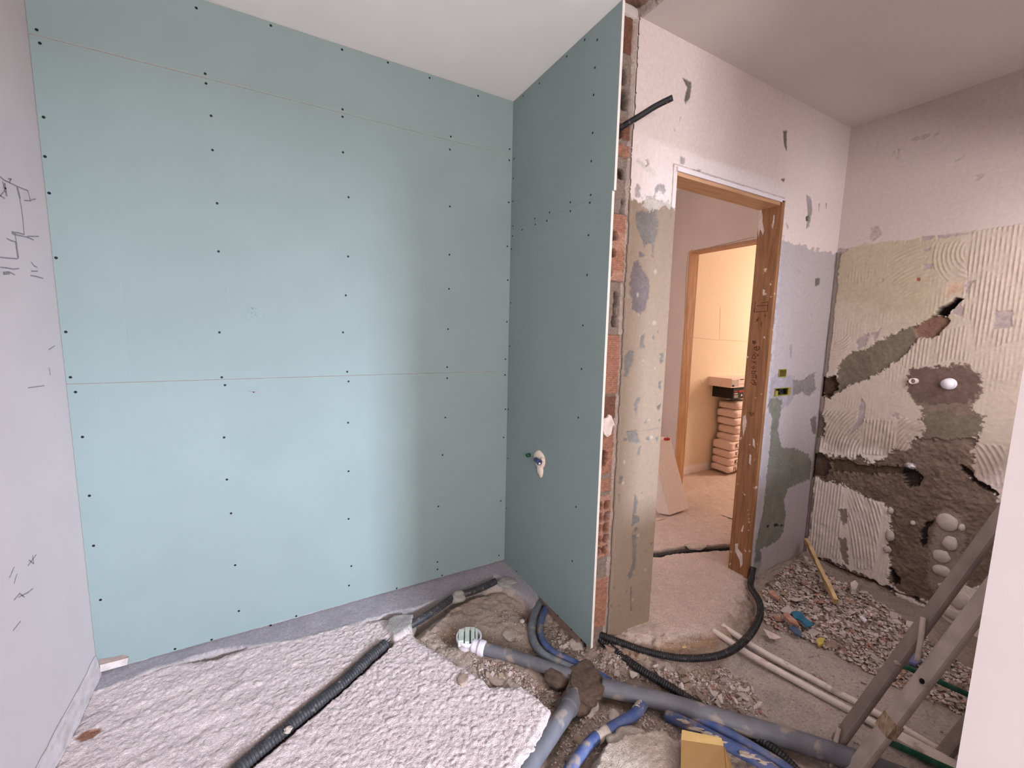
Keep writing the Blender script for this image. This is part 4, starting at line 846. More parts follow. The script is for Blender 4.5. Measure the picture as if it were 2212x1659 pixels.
# bent conduits emerging below the wing board
pts = [(1168, 1296, -0.045), (1152, 1335, -0.035), (1150, 1375, -0.028), (1172, 1412, -0.028), (1225, 1440, -0.03), (1280, 1462, -0.035), (1310, 1472, -0.045)]
tag(tube('bent_conduit', poly(pts), 0.0185, M_GREYC, seg=20), 'grey conduit curving out from beneath the projecting green board', 'conduit')
pts = [(1182, 1308, -0.05), (1169, 1343, -0.038), (1170, 1378, -0.034), (1194, 1409, -0.034), (1243, 1433, -0.034), (1300, 1462, -0.036), (1318, 1474, -0.05)]
tag(tube('bent_conduit', poly(pts), 0.0165, M_BLUE, seg=20), 'dusty blue conduit curving beside the grey one beneath the projecting board', 'conduit')
# blue pipes at the front
c = poly([(1392, 1512, -0.06), (1375, 1540, -0.035), (1330, 1568, -0.03), (1285, 1596, -0.03), (1250, 1635, -0.03), (1215, 1690, -0.03)])
o = tag(tube('blue_pipe', c, 0.0205, M_BLUE, seg=20), 'blue pipe with mortar crust left of the broken concrete slab', 'pipe')
for qa, qb in ((c[0], np.array(c[1])*.9+np.array(c[0])*.1), (np.array(c[2])*.6+np.array(c[3])*.4, np.array(c[2])*.1+np.array(c[3])*.9)):
    bm = bmesh.new(); tube_bm(bm, [qa, (np.array(qa)+qb)/2, qb], 0.0222, seg=22)
    for v in bm.verts: v.co += Vector([random.uniform(-.002, .002) for _ in range(3)])
    obj('mortar_crust', bm, M_STONE, o, smooth=True)
c = poly([(1440, 1545, -0.06), (1480, 1562, -0.04), (1560, 1603, -0.035), (1640, 1645, -0.033), (1720, 1700, -0.033)])
o = tag(tube('blue_pipe', c, 0.021, M_BLUE, seg=20), 'blue mortar-spattered pipe nearest the cardboard piece', 'pipe')
c = poly([(1490, 1548, -0.055), (1560, 1578, -0.045), (1630, 1618, -0.04), (1690, 1655, -0.04), (1760, 1710, -0.04)])
tag(tube('blue_pipe', c, 0.019, M_BLUE, seg=20), 'second blue pipe, between the cardboard side pipe and the thick grey pipe', 'pipe')
for i in range(18):
    t = random.random()**0.8; x = 1466+t*210; y = 1556+t*104+random.uniform(-5, 3)
    o = obj('mortar_crumb', rock_bm(random.uniform(.010, .030), random.uniform(.003, .007), 0.004, 200+i, 3, 0.4), M_STONE, None, smooth=True); o.location = FL(x, y, -0.017); o.rotation_euler = (0, 0, radians(-40))
    w = 'near their upper end' if x < 1530 else ('right beside the cardboard' if x < 1605 else 'towards the bottom edge'); tag(o, 'pale mortar crumb on the blue pipes '+w, 'mortar crumb', 'mortar crumbs on the blue pipes '+w)
# white pipes
for (dy, lab) in ((0, 'upper of the two parallel white pipes running past the rubble'), (1, 'lower of the two parallel white pipes, nearer the thick grey pipe')):
    a = [(1560, 1352, -0.03), (1640, 1404, -0.035), (1760, 1470, -0.045), (1900, 1545, -0.045), (2040, 1628, -0.045), (2150, 1690, -0.045)] if dy == 0 else \
        [(1540, 1362, -0.03), (1620, 1414, -0.035), (1745, 1485, -0.045), (1885, 1562, -0.045), (2020, 1640, -0.045), (2130, 1704, -0.045)]
    tag(tube('white_pipe', poly(a), 0.0145, M_WPIPE, seg=18), lab, 'pipe', 'parallel white pipes on the ground')
o = box('pipe_sleeve', (-0.028, -0.06, -0.014), (0.028, 0.32, 0.016), M_WPIPE, bevel=0.008); a = Vector(FL(1945, 1597, -0.032)); b = Vector(FL(2120, 1690, -0.032)); d = b-a
o.location = a; o.rotation_euler = (0, 0, math.atan2(d.y, d.x)-pi/2); tag(o, 'pale channel cover over the white pipes at the right, below the ladder', 'pipe cover')
# black corrugated hoses
pts = [(1296, 1372, 0.00), (1330, 1384, -0.01), (1400, 1408, -0.03), (1480, 1422, -0.035), (1560, 1414, -0.02), (1612, 1380, 0.0), (1640, 1335, 0.0), (1640, 1300, 0.0), (1622, 1268, 0.0)]
c = poly(pts)+[OY(1624, 1246, 1.35), OY(1628, 1225, 1.36)]
tag(tube('corrugated_hose', c, 0.0155, M_BLACK, seg=18, corr=(0.0095, 0.10)), 'long black ribbed hose curving across the doorway to the right jamb', 'hose')
pts = [(1296, 1380, -0.02), (1325, 1404, -0.04), (1380, 1444, -0.045), (1450, 1486, -0.045), (1520, 1530, -0.05), (1556, 1548, -0.062)]
tag(tube('corrugated_hose', poly(pts), 0.017, M_BLACK, seg=18, corr=(0.0105, 0.10)), 'black ribbed hose dropping from the brick pier to the thick grey pipe', 'hose')
pts = [(1600, 1572, -0.062), (1650, 1604, -0.055), (1700, 1645, -0.052), (1750, 1700, -0.05)]
tag(tube('corrugated_hose', poly(pts), 0.0165, M_BLACK, seg=18, corr=(0.0105, 0.10)), 'black ribbed hose re-emerging below the grey pipe beside the blue pipes', 'hose')
tag(tube('conduit_sleeve', [FL(1283, 1362, 0.0), FL(1300, 1376, -0.012)], 0.021, M_GREYC, seg=18), 'short grey sleeve at the foot of the brick pier where the hoses start', 'conduit')
tag(tube('hall_hose', [(1.85, 1.93, -0.035), (2.157, 1.835, -0.03), (2.39, 1.783, -0.03), (2.72, 1.655, -0.03), (2.95, 1.54, -0.035)], 0.018, M_BLACK, seg=14), 'black hose lying in a groove across the hall floor behind the doorway', 'hose')
a = OY(1345, 273, 1.392); b = OY(1380, 252, 1.34); c2 = OY(1453, 211, 1.24)
tag(tube('cable_sheath', [a+[-0.006, 0.03, -0.012], a, b, (b+c2)/2+[0, 0, 0.004], c2], 0.0115, M_BLACK, seg=18, hollow=0.75), 'black cable sheath sticking out of the brickwork high beside the green board', 'cable')
# ================================================================ LOOSE THINGS
# cardboard flap at the front
a, b, c_, d = FL(1470, 1590, 0.035), FL(1562, 1597, 0.05), FL(1572, 1720, 0.03), FL(1470, 1720, 0.02)
cb = tag(empty('cardboard_piece', tuple(FL(1515, 1640, 0.0))), 'tan cardboard box piece standing at the bottom edge between the concrete chunk and blue pipes', 'cardboard')
def quadslab(name, q, t, m, parent=None, nx=1, bevel=0.0):
    q = [Vector(v) for v in q]; n = (q[1]-q[0]).cross(q[3]-q[0]).normalized()*t; bm = bmesh.new()
    hexa(bm, q+[v+n for v in q]); bmesh.ops.recalc_face_normals(bm, faces=bm.faces)
    if bevel: bmesh.ops.bevel(bm, geom=list(bm.edges), offset=bevel, segments=2, affect='EDGES')
    if parent is not None:
        for v in bm.verts: v.co -= parent.location
    return obj(name, bm, m, parent)
T1, T2 = FL(1471, 1600, 0.045), FL(1563, 1613, 0.045)
quadslab('front_flap', [d, c_, T2, T1], 0.004, M_CARD, cb)
quadslab('top_flap', [T1, T2, FL(1558, 1596, 0.05), FL(1473, 1578, 0.05)], 0.004, mat('cardboard_edge', (212, 178, 120), 0.8, var=0.05), cb)
quadslab('side_flap', [c_, FL(1600, 1720, -0.02), FL(1575, 1640, -0.02), T2], 0.003, M_CARD, cb)
# broken slab pieces between the pipes
def rock(name, x, y, z, rx, ry, rz, seed, m, label, cat='rubble', group=None, rot=0, sub=4, rough=0.16, fl_=0.0):
    bm = rock_bm(rx, ry, rz, seed, sub, rough)
    for v in bm.verts:
        if fl_ and v.co.z > fl_*rz: v.co.z = fl_*rz+(v.co.z-fl_*rz)*0.25
    o = obj(name, bm, m, None, smooth=True); o.location = FL(x, y, z); o.rotation_euler = (0, 0, rot); return tag(o, label, cat, group)
rock('concrete_chunk', 1385, 1640, -0.035, 0.105, 0.12, 0.055, 71, M_STONE, 'large pale broken concrete chunk at the bottom edge left of the cardboard', 'concrete chunk', rot=0.4, sub=5, rough=0.2, fl_=0.45)
for i, (x, y, rx, ry, lab) in enumerate(((1100, 1372, .03, .035, 'rounded pale stone left of the bent grey conduit'), (1205, 1345, .028, .03, 'brownish stone just right of the bent conduits'), (1240, 1352, .055, .06, 'flat pale slab piece under the projecting board'), (1246, 1392, .035, .045, 'broken pale plaster lump at the tip of the projecting board'),
        (1278, 1530, .045, .028, 'pale stone right below the large mortar lump'), (1128, 1342, .012, .012, 'tiny round stone left of the bent conduit'), (1160, 1398, .012, .012, 'small yellowish pebble inside the conduit bend'), (1480, 1396, .022, .009, 'pale wood-like splinter above the ribbed hose'), (1000, 1466, .03, .02, 'brown clod on the slab edge below the drain'), (1070, 1470, .04, .022, 'brown clod right of the slab edge below the drain pipe'),
        (1160, 1480, .04, .03, 'earth clod against the slab just left of the mortar lump'), (1325, 1545, .03, .02, 'grey clod between blue pipe and thick grey pipe'), (1250, 1598, .025, .02, 'brown clod beside the crusted blue pipe'))):
    m_ = (M_STONE, M_CHIPB, M_STONE, M_CHIPW, M_CHIPW, M_CHIPW, M_STONE, M_STICK, M_CHIPB, M_CHIPB, M_CHIPB, M_CHIP, M_CHIPB)[i]
    p = FL(x, y, -0.03); rock('stone', x, y, ground(p[0], p[1])+0.004, rx, ry, min(rx, ry)*0.65, 80+i, m_, lab, 'stone', rot=i*0.9, fl_=0.3)
rock('screed_piece', 1503, 1181, -0.008, 0.075, 0.045, 0.018, 99, M_STONE, 'flat tan screed piece bridging the hose groove in the hall', 'screed piece', rot=-0.35, fl_=0.3)
# folded metal ladder leaning behind the near wall corner
F0 = FL(1795, 1615, -0.05); P1 = CAM+ray(2150, 1120)*(2.0/ray(2150, 1120)[0]); u = P1-F0; u /= np.linalg.norm(u)
nn = np.cross(ray(1938, 1432), ray(2095, 1502)); v_ = np.cross(u, nn); v_ /= np.linalg.norm(v_); v_ = v_ if v_[0] > 0 else -v_
w_ = np.cross(u, v_); w_ /= np.linalg.norm(w_)
def onside(x, y): r = ray(x, y); return CAM+r*(((F0-CAM)@v_)/(r@v_))
lad = tag(empty('step_ladder', tuple(F0)), 'folded dusty grey metal step ladder leaning behind the white wall corner', 'ladder')
F0v = Vector(F0); WID = 0.33
def rail(name, a, b, wd, th, m, off=0.0):
    a = np.array(a)+v_*off; b = np.array(b)+v_*off; d = (b-a); wv = np.cross(d/np.linalg.norm(d), v_); o = a-wv*wd/2-F0
    return pbox(name, o, wv*wd, v_*th, d, m, lad, bevel=0.009)
def up_to(a, b, ymin=0.262):
    d = b-a; t = (ymin-a[1])/d[1]; return a+d*t
A0_, A1_ = onside(1800, 1605), onside(2128, 1152); A1_ = up_to(A0_, A1_)
B0_, B1_ = onside(1867, 1625), onside(2096, 1322); dB = B1_-B0_; B0_ = B0_-dB*((B0_[2]+0.06)/dB[2]); B1_ = B1_+dB/np.linalg.norm(dB)*max(0.0, (A1_[2]-B1_[2])*1.0)
if B1_[1] < 0.262: B1_ = up_to(B0_, B1_)
for off in (0.0, WID):
    rail('rail', A0_, A1_, 0.044, 0.024, M_DSTEEL, off); rail('rail', B0_, B1_, 0.050, 0.026, M_STEEL, off)
def lt(name, a, b, r, m, **kw): return tube(name, [tuple(np.array(a)-F0), tuple(np.array(b)-F0)], r, m, lad, **kw)
r1 = onside(1938, 1432); lt('rung', r1+v_*0.02, r1+v_*WID, 0.0095, M_GPAINT, seg=14); lt('rung_end', r1-v_*0.006, r1+v_*0.01, 0.0075, M_STEEL, seg=14)
r2 = onside(1892, 1590); lt('rung', r2+v_*0.022, r2+v_*WID, 0.0105, M_GPAINT, seg=14)
ro = onside(1995, 1473); lt('rung_socket', ro-v_*0.005, ro+v_*0.02, 0.0125, M_STEEL, seg=20); lt('rung_hole_shade', ro-v_*0.0058, ro, 0.0085, M_VOID, seg=20)  # dark disc stands for the shade inside the open tube end
rr = onside(2080, 1240); r3 = A0_+(A1_-A0_)*0.93; lt('rung', r3+v_*0.02, r3+v_*WID, 0.0105, M_GPAINT, seg=14)
s1, s2, s3 = onside(2001, 1337)-v_*0.012, onside(1998, 1380)-v_*0.014, onside(1985, 1430)-v_*0.006
tube('stay_bar', [tuple(q-F0) for q in (s1, s2, s3)], 0.0075, M_STEEL, lad, seg=12)
s1, s2, s3 = onside(1819, 1575)-v_*0.012, onside(1812, 1612)-v_*0.014, onside(1796, 1670)-v_*0.008
tube('stay_bar', [tuple(q-F0) for q in (s1, s2, s3)], 0.0075, M_STEEL, lad, seg=12)
t0, t1 = onside(1932, 1552), onside(1905, 1590); wv = np.cross((B1_-B0_)/np.linalg.norm(B1_-B0_), v_)
ud = (B1_-B0_)/np.linalg.norm(B1_-B0_); tc_ = B0_+ud*(((t0+t1)/2-B0_)@ud)
pbox('tape_wrap', tc_-ud*0.028-wv*0.0262-v_*0.0012-F0, wv*0.0524, v_*0.029, ud*0.056, M_BTAPE, lad)
# split piece of wood in the far corner
a, b = Vector(FL(1806, 1300, -0.01)), Vector(OY(1742, 1168, 1.335)); d = b-a; s = d.cross(Vector((0, 1, 0))).normalized()
bm = bmesh.new(); ring0 = None
for i in range(15):
    t = i/14; c0 = a.lerp(b, t); wd = 0.021+0.006*sin(9*t)+random.uniform(-.003, .003); th = 0.011+random.uniform(-.002, .002); n_ = d.cross(s).normalized()
    ring = [bm.verts.new(c0+s*wd*p+n_*th*q) for p, q in ((-1, -1), (1, -0.8), (0.9, 1), (-0.8, 0.9))]
    if ring0:
        for k_ in range(4): bm.faces.new((ring0[k_], ring0[(k_+1) % 4], ring[(k_+1) % 4], ring[k_]))
    else: bm.faces.new(ring)
    ring0 = ring
bm.faces.new(ring0[::-1]); bmesh.ops.recalc_face_normals(bm, faces=bm.faces)
tag(obj('wood_stick', bm, M_STICK), 'split pale wooden stick leaning in the corner over the rubble', 'wood stick')
# board leaning in the hall
A = Vector((2.715, 2.19, 0.0)); Bv = Vector((2.945, 2.19, 0.012)); T = Vector(OY(1448, 945, 2.36)); L = (T-Bv)
pl_ = tag(pbox('foam_board', A, Bv-A, Vector((-0.055, 0.075, 0.0)), L*1.0, M_EPS, None, bevel=0.006), 'thick cream foam board leaning in the hall behind the doorway', 'board')
q = OY(1441, 948, 2.33); tag(box('marker_block', (q[0]-0.030, q[1]-0.02, q[2]-0.009), (q[0]+0.012, q[1]+0.01, q[2]+0.010), M_RED, None, 0.003), 'small red block on top of the cream foam board', 'block')
# stack of goods in the lit room
BY = 2.60
def sack(name, x0, zlo, zhi, seed, label, txt=None, group='white sacks stacked in the lit room'):
    bm = bmesh.new(); bmesh.ops.create_cube(bm, size=1); bmesh.ops.subdivide_edges(bm, edges=bm.edges, cuts=6, use_grid_fill=True)
    wd, dp, hh = 0.48, 0.20, zhi-zlo
    for v in bm.verts:
        x, y, z_ = v.co*2; e = 1-0.20*max(abs(x)**6, abs(y)**6)*abs(z_)*1.2
        f = (1-0.035*abs(z_)**3); n = float(fbm(np.array(x*1.5+seed), np.array(y+z_*2.), 1, 2, seed))
        v.co = Vector((x*f*(wd/2)+0.01*n, y*f*dp/2+0.008*n, z_*hh/2*(1-0.25*max(abs(x), abs(y))**8)))
    bmesh.ops.bevel(bm, geom=[], offset=0.001)
    o = obj(name, bm, M_ROSE, None, smooth=True); o.location = (x0+wd/2, BY+dp/2, (zlo+zhi)/2); tag(o, label, 'sack', group)
    if txt:
        cu = bpy.data.curves.new('printed_text', 'FONT'); cu.body = txt; cu.size = 0.075; cu.extrude = 0.0005; cu.materials.append(M_INK)
        tf = bpy.data.objects.new('printed_text', cu); me_ = bpy.data.meshes.new_from_object(tf); t = bpy.data.objects.new('printed_text', me_); link(t, o); t.location = (-wd/2+0.085, -dp/2-0.004, -0.022); t.rotation_euler = (pi/2, 0, 0)
    return o
ys = [1017, 1002.6, 985, 969, 949, 934, 915, 898, 880, 863]; xs = [1573, 1576, 1577, 1578, 1586, 1590, 1588, 1588, 1592]
words = ['bottom', 'second from bottom', 'third from bottom', 'fourth from bottom', 'middle', 'fourth from top', 'third from top', 'second from top', 'topmost']
z0b = OY(1575, 1019, BY)[2]
for i in range(9):
    za, zb = OY(xs[i], ys[i], BY)[2]-z0b+0.0, OY(xs[i], ys[i+1], BY)[2]-z0b+0.0
    xl = OY(xs[i], (ys[i]+ys[i+1])/2, BY)[0]
    sack('sack', xl, za-0.004, zb+0.002, i+1, 'pale paper sack, %s of the stack behind the jamb' % words[i], 'FLO' if i == 0 else ('K' if i in (1, 2, 3) else None))
zt_ = OY(1590, 862, BY)[2]; zm = OY(1585, 837, BY)[2]; zu = OY(1578, 818, BY)[2]; xa = OY(1584, 850, BY)[0]; xb = OY(1576, 826, BY)[0]
bx = tag(empty('carton', (xa+0.2, BY+0.15, zt_)), 'black carton with a red band on top of the sack stack', 'box', None)
box('carton_body', (-0.2, -0.15, 0), (0.2, 0.13, zm-zt_-0.002), M_DARKBOX, bx, 0.003)
box('red_band', (-0.11, -0.1525, 0.066), (0.05, -0.150, 0.088), M_RED, bx); box('printed_label', (-0.185, -0.1525, 0.012), (-0.12, -0.150, 0.042), mat('carton_grey', (150, 146, 140), .6), bx)
box('printed_label', (-0.182, -0.1525, 0.052), (-0.128, -0.150, 0.059), M_ROSE, bx); box('red_band', (-0.185, -0.1525, 0.068), (-0.14, -0.150, 0.084), M_RED, bx); box('printed_label', (-0.07, -0.1525, 0.025), (-0.05, -0.150, 0.045), M_ROSE, bx)
bx = tag(empty('carton', (xb+0.22, BY+0.15, zm)), 'white printed carton topmost on the stack, above the black carton', 'box', None)
box('carton_body', (-0.22, -0.17, 0), (0.22, 0.13, zu-zm), M_ROSE, bx, 0.003)
G_ = mat('carton_print_grey', (196, 182, 176), .7); box('printed_label', (-0.215, -0.1715, 0.012), (-0.10, -0.170, zu-zm-0.012), G_, bx); box('printed_label', (-0.205, -0.1735, 0.012), (-0.175, -0.1716, 0.03), M_INK, bx)
box('printed_label', (-0.08, -0.1715, zu-zm-0.016), (-0.02, -0.170, zu-zm-0.008), M_INK, bx); box('printed_label', (-0.09, -0.1715, 0.03), (0.03, -0.170, 0.036), G_, bx)
# torn plasterboard scrap at the foot of the left corner
a = OY(217, 1452, YB-0.012); b = OY(275, 1436, YB-0.012); c_ = OY(277, 1421, YB-0.004); d = OY(216, 1437, YB-0.004)
tag(quadslab('gypsum_scrap', [a, b, c_, d], -0.006, mat('torn_gypsum', (206, 192, 188), .9)), 'white strip of torn gypsum at the bottom left corner of the green wall', 'gypsum scrap')
bm = bmesh.new(); f = bm.faces.new([bm.verts.new(Vector(OY(x, y, YB-0.0012))) for x, y in ((214, 1436), (214, 1424), (245, 1420), (262, 1415), (279, 1418), (272, 1428), (240, 1440))])
tag(obj('torn_paper', bm, mat('torn_board_backing', (148, 128, 120), .9)), 'brownish torn backing above the white gypsum scrap in the left corner', 'torn paper')

# ---- rubble ----
def chip_mesh(seed, m, flat=0.35):
    R = random.Random(seed); bm = bmesh.new()
    for _ in range(11):
        v = Vector([R.gauss(0, 1) for _ in range(3)]).normalized()*R.uniform(0.7, 1.0); bm.verts.new((v.x, v.y*R.uniform(.5, .9), v.z*flat))
    r = bmesh.ops.convex_hull(bm, input=bm.verts)
    bmesh.ops.delete(bm, geom=[g for g in r['geom_interior'] if isinstance(g, bmesh.types.BMVert)], context='VERTS')
    bmesh.ops.dissolve_limit(bm, angle_limit=radians(12), verts=bm.verts, edges=bm.edges)
    me = bpy.data.meshes.new('chip'); bm.to_mesh(me); bm.free(); me.materials.append(m); return me
CH = {'g': [chip_mesh(i, M_CHIP) for i in range(8)], 'r': [chip_mesh(20+i, M_CHIPR) for i in range(4)], 'w': [chip_mesh(30+i, M_CHIPW) for i in range(5)], 'b': [chip_mesh(40+i, M_CHIPB, 0.6) for i in range(6)]}
def inpoly(P_, x, y):
    c = False; n = len(P_)
    for i in range(n):
        x1, y1 = P_[i]; x2, y2 = P_[(i+1) % n]
        if (y1 > y) != (y2 > y) and x < (x2-x1)*(y-y1)/(y2-y1)+x1: c = not c
    return c
def scatter(P_, n, R):
    xs_, ys_ = [p[0] for p in P_], [p[1] for p in P_]; out = []
    while len(out) < n:
        x, y = R.uniform(min(xs_), max(xs_)), R.uniform(min(ys_), max(ys_))
        if inpoly(P_, x, y) and XL+0.02 < x < 3.07 and 0.25 < y < (1.37 if x > 1.33 else 2.18): out.append((x, y))
    return out
RUB = fp([(1648, 1272), (1700, 1232), (1735, 1205), (1800, 1245), (1900, 1300), (2000, 1370), (2100, 1430), (2200, 1480), (2140, 1560), (2020, 1500), (1930, 1462), (1850, 1420), (1780, 1385), (1700, 1352), (1652, 1330)], -0.03)
TRE = fp([(1290, 1400), (1400, 1430), (1480, 1440), (1560, 1428), (1620, 1470), (1660, 1540), (1600, 1540), (1540, 1528), (1440, 1480), (1360, 1440), (1310, 1430)], -0.04)
SPA = fp([(1640, 1380), (1760, 1400), (1900, 1470), (2000, 1530), (2100, 1640), (1900, 1570), (1760, 1480)], -0.05)
DRN = fp([(1020, 1425), (1110, 1445), (1200, 1480), (1195, 1520), (1120, 1475), (1040, 1470)], -0.04)
WNG = fp([(1200, 1330), (1230, 1370), (1270, 1410), (1330, 1430), (1380, 1470), (1300, 1465), (1220, 1425), (1190, 1390)], -0.04)
FRT = fp([(1240, 1540), (1300, 1520), (1400, 1525), (1480, 1570), (1460, 1600), (1330, 1580), (1260, 1650), (1180, 1659), (1210, 1590)], -0.04)
R = random.Random(5)
MARKS = [((1775, 1232), 'beside the leaning wooden stick'), ((1735, 1330), 'around the turquoise plastic scrap'), ((1660, 1290), 'beside the foot of the door jamb'),
         ((1890, 1320), 'at the foot of the broken right wall'), ((1960, 1420), 'behind the upper ladder rail'), ((1850, 1390), 'in the open middle of the heap'), ((2050, 1470), 'between the ladder rails and the white wall edge'), ((1790, 1390), 'at the front edge of the heap near the yellow crumb')]
MARKS = [(FL(x, y, -0.03), t) for (x, y), t in MARKS]
TMARKS = [(FL(x, y, -0.04), t) for (x, y), t in (((1340, 1420), 'close to the pier foot'), ((1430, 1450), 'between the two black hoses'), ((1560, 1440), 'below the long curve of black hose'), ((1620, 1500), 'near the white pipes'), ((1540, 1510), 'close above the thick grey pipe'), ((1480, 1470), 'midway along the trench'))]
def mk(*a): return [(FL(x, y, -0.04), t) for x, y, t in a]
DMARKS = mk((1040, 1430, 'just below the white drain trap'), (1110, 1455, 'along the middle of the drain pipe'), (1175, 1490, 'left of the dark mortar lump'))
WMARKS = mk((1215, 1350, 'beside the bent blue conduit'), (1260, 1405, 'at the very tip of the projecting board'), (1330, 1450, 'between the ribbed hose and the bent conduits'), (1250, 1435, 'behind the mortar lump'))
FMARKS = mk((1260, 1560, 'below the mortar lump'), (1340, 1535, 'beside the crusted end of the blue pipe'), (1440, 1560, 'behind the concrete chunk'), (1200, 1630, 'between the grey and blue pipes at the bottom edge'))
SMARKS = mk((1700, 1390, 'near the pale plastic sliver'), (1850, 1460, 'on bare ground between rubble and white pipes'), (2000, 1570, 'behind the ladder rails'))
KIND_WORD = {'g': 'grey masonry fragment', 'r': 'terracotta brick fragment', 'w': 'pale plaster fragment', 'b': 'brown earthy lump'}
def put(P_, n, smin, smax, mixk, label, group, lift=0.3, name='rubble_piece', pile=0.0, near=None):
    for (x, y) in scatter(P_, n, R):
        kd = R.choice(mixk); o = bpy.data.objects.new(name, R.choice(CH[kd])); COL.objects.link(o)
        s_ = smin+(smax-smin)*R.random()**1.8
        o.location = (x, y, ground(x, y)+s_*lift+R.random()*pile); o.scale = (s_, s_, s_)
        o.rotation_euler = (R.gauss(0, .45), R.gauss(0, .45), R.uniform(0, 6.3)); o['kind'] = 'thing'
        if near:
            w = min(near, key=lambda q: (q[0][0]-x)**2+(q[0][1]-y)**2)[1]; tag(o, KIND_WORD[kd]+' '+w, 'rubble', KIND_WORD[kd]+'s '+w)
        else: tag(o, KIND_WORD[kd]+', '+label, 'rubble', KIND_WORD[kd]+'s, '+group)
put(RUB, 300, 0.012, 0.040, 'gggggrwb', 'broken masonry fragment in the rubble heap before the right wall', 'rubble heap before the right wall', pile=0.016, near=MARKS)
put(TRE, 125, 0.009, 0.036, 'gbbbwg', 'earthy rubble fragment along the trench below the doorway', 'rubble along the trench below the doorway', 0.3, 'broken_fragment', 0.0, TMARKS)
put(SPA, 26, 0.006, 0.016, 'gbwr', '', '', 0.3, 'broken_fragment', 0.0, SMARKS)
put(DRN, 60, 0.007, 0.026, 'bbbg', '', '', 0.3, 'broken_fragment', 0.0, DMARKS)
put(WNG, 56, 0.007, 0.026, 'gbwg', '', '', 0.3, 'broken_fragment', 0.0, WMARKS)
put(FRT, 40, 0.006, 0.020, 'bbg', '', '', 0.3, 'broken_fragment', 0.0, FMARKS)
def stuff(name, regs, label, mats, seed):
    Rg = np.random.default_rng(seed); bmv, bmf, mi = [], [], []; off = 0
    for P_, n, s0, s1, pile in regs:
        for (x, y) in scatter(P_, n, R):
            s_ = Rg.uniform(s0, s1); nv = 6; base = np.array([(1, 0, 0), (-1, .1, 0), (0.1, .8, 0), (0, -.8, .1), (0.1, .1, .5), (0, 0, -.5)])*(1+Rg.uniform(-.35, .35, (6, 3)))
            th = Rg.uniform(0, 6.3); c, s = cos(th), sin(th); Rm = np.array([[c, -s, 0], [s, c, 0], [0, 0, 1]]); ph = Rg.normal(0, .5); Rx = np.array([[1, 0, 0], [0, cos(ph), -sin(ph)], [0, sin(ph), cos(ph)]])
            P6 = (base*s_)@Rx.T@Rm.T+[x, y, ground(x, y)+s_*0.25+Rg.random()*pile]; bmv += P6.tolist()
            for f in ((0, 2, 4), (2, 1, 4), (1, 3, 4), (3, 0, 4), (2, 0, 5), (1, 2, 5), (3, 1, 5), (0, 3, 5)): bmf.append(tuple(q+off for q in f))
            mi += [int(Rg.choice(len(mats), p=[.62, .12, .12, .14]))]*8; off += 6
    me = bpy.data.meshes.new(name); me.from_pydata(bmv, [], bmf); [me.materials.append(q) for q in mats]; me.polygons.foreach_set('material_index', mi); me.update()
    o = link(bpy.data.objects.new(name, me)); return tag(o, label, 'gravel', None, 'stuff')
ALLG = fp([(1150, 1310), (1290, 1400), (1400, 1400), (1560, 1380), (1660, 1340), (1900, 1460), (2060, 1640), (1700, 1600), (1500, 1530), (1240, 1560), (1120, 1500), (960, 1440), (900, 1390), (1000, 1330)], -0.04)
stuff('gravel', [(RUB, 5200, 0.005, 0.013, 0.012), (TRE, 900, 0.003, 0.009, 0.004), (ALLG, 2600, 0.0018, 0.005, 0.001), (DRN, 700, 0.003, 0.008, 0.004), (WNG, 500, 0.003, 0.008, 0.003), (FRT, 700, 0.002, 0.007, 0.002)],
      'fine crushed masonry and grit spread over the dug floor', [M_CHIP, M_CHIPR, M_CHIPW, M_CHIPB], 3)
THG = fp([(1400, 1200), (1600, 1230), (1615, 1270), (1560, 1350), (1420, 1390)], 0.0)
stuff('grit', [(THG, 500, 0.0015, 0.004, 0.0), (SLAB, 700, 0.001, 0.003, 0.0)], 'loose crumbs on the whitish slab and the doorway threshold', [M_CHIPW, M_CHIPR, M_STONE, M_CHIP], 4)
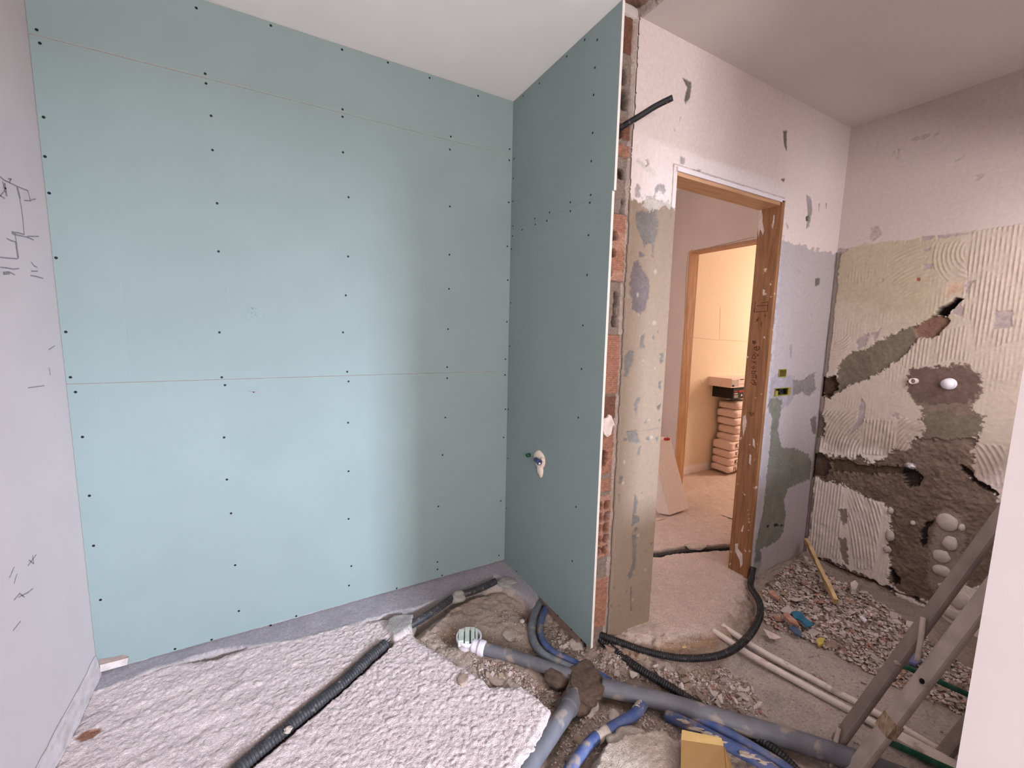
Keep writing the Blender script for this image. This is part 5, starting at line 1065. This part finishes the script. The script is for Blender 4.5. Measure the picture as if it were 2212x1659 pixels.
# coloured scraps on the rubble
def flat_scrap(name, pts, z, m, label, cat, t=0.004, lift=0.0):
    c = np.mean([FL(x, y, z) for x, y in pts], axis=0); zz = max(ground(c[0], c[1]), z-0.03)+0.028+lift; q = [Vector(FL(x, y, zz+random.uniform(-.006, .006))) for x, y in pts]
    bm = bmesh.new(); f = bm.faces.new([bm.verts.new(v) for v in q]); r = bmesh.ops.extrude_face_region(bm, geom=[f])
    for v in r['geom']:
        if isinstance(v, bmesh.types.BMVert): v.co.z += t
    bmesh.ops.recalc_face_normals(bm, faces=bm.faces); bmesh.ops.triangulate(bm, faces=[f for f in bm.faces if len(f.verts) > 4]); return tag(obj(name, bm, m), label, cat)
z = lambda pts: zc(1600, 950, 3.318, pts)
flat_scrap('plastic_scrap', z([(362, 1240), (400, 1232), (440, 1245), (455, 1275), (525, 1330), (470, 1350), (430, 1300), (385, 1285)]), -0.03, M_BSCR, 'larger turquoise plastic scrap lying on the rubble heap', 'plastic scrap', 0.006)
flat_scrap('plastic_scrap', z([(340, 1350), (385, 1335), (430, 1375), (440, 1420), (390, 1395)]), -0.03, mat('blue_scrap_dull', (78, 98, 124), .6), 'smaller dull blue plastic scrap in front of the turquoise one', 'plastic scrap', 0.006)
flat_scrap('yellow_crumb', z([(540, 1450), (565, 1430), (600, 1440), (590, 1475), (560, 1490)]), -0.04, M_YSCR, 'yellow crumb at the lower edge of the rubble heap', 'crumb', 0.012, -0.012)
flat_scrap('plastic_sheet', z([(160, 1355), (215, 1380), (290, 1420), (250, 1432), (205, 1425)]), -0.04, M_CHIPW, 'pale torn plastic sliver between the rubble and the ribbed hose', 'plastic scrap', 0.003, -0.012)
flat_scrap('brick_shard', z([(195, 1095), (230, 1090), (285, 1150), (270, 1160), (215, 1120)]), -0.03, M_CHIPR, 'long terracotta shard at the upper left of the rubble heap', 'brick shard', 0.012)
flat_scrap('brick_shard', z([(300, 1265), (330, 1250), (400, 1310), (420, 1350), (360, 1325)]), -0.03, M_CHIPR, 'terracotta shard beside the turquoise plastic scrap', 'brick shard', 0.012)
flat_scrap('plaster_piece', z([(780, 1060), (815, 1040), (838, 1065), (820, 1110), (790, 1105)]), -0.02, M_CHIPW, 'pale block-shaped plaster piece at the back of the rubble, right of the wooden stick', 'plaster piece', 0.03)
flat_scrap('white_shard', z([(850, 1275), (870, 1270), (905, 1300), (890, 1315)]), -0.03, M_PVC, 'small bright white shard in the middle of the rubble heap', 'shard', 0.008)
flat_scrap('crumpled_wrapper', z([(1180, 1560), (1220, 1535), (1270, 1560), (1300, 1600), (1250, 1625), (1190, 1600)]), -0.03, mat('bluish_wrapper', (116, 120, 160), .5), 'crumpled bluish wrapper behind the ladder rung', 'wrapper', 0.012)
p = FL(1612, 1255, -0.0)
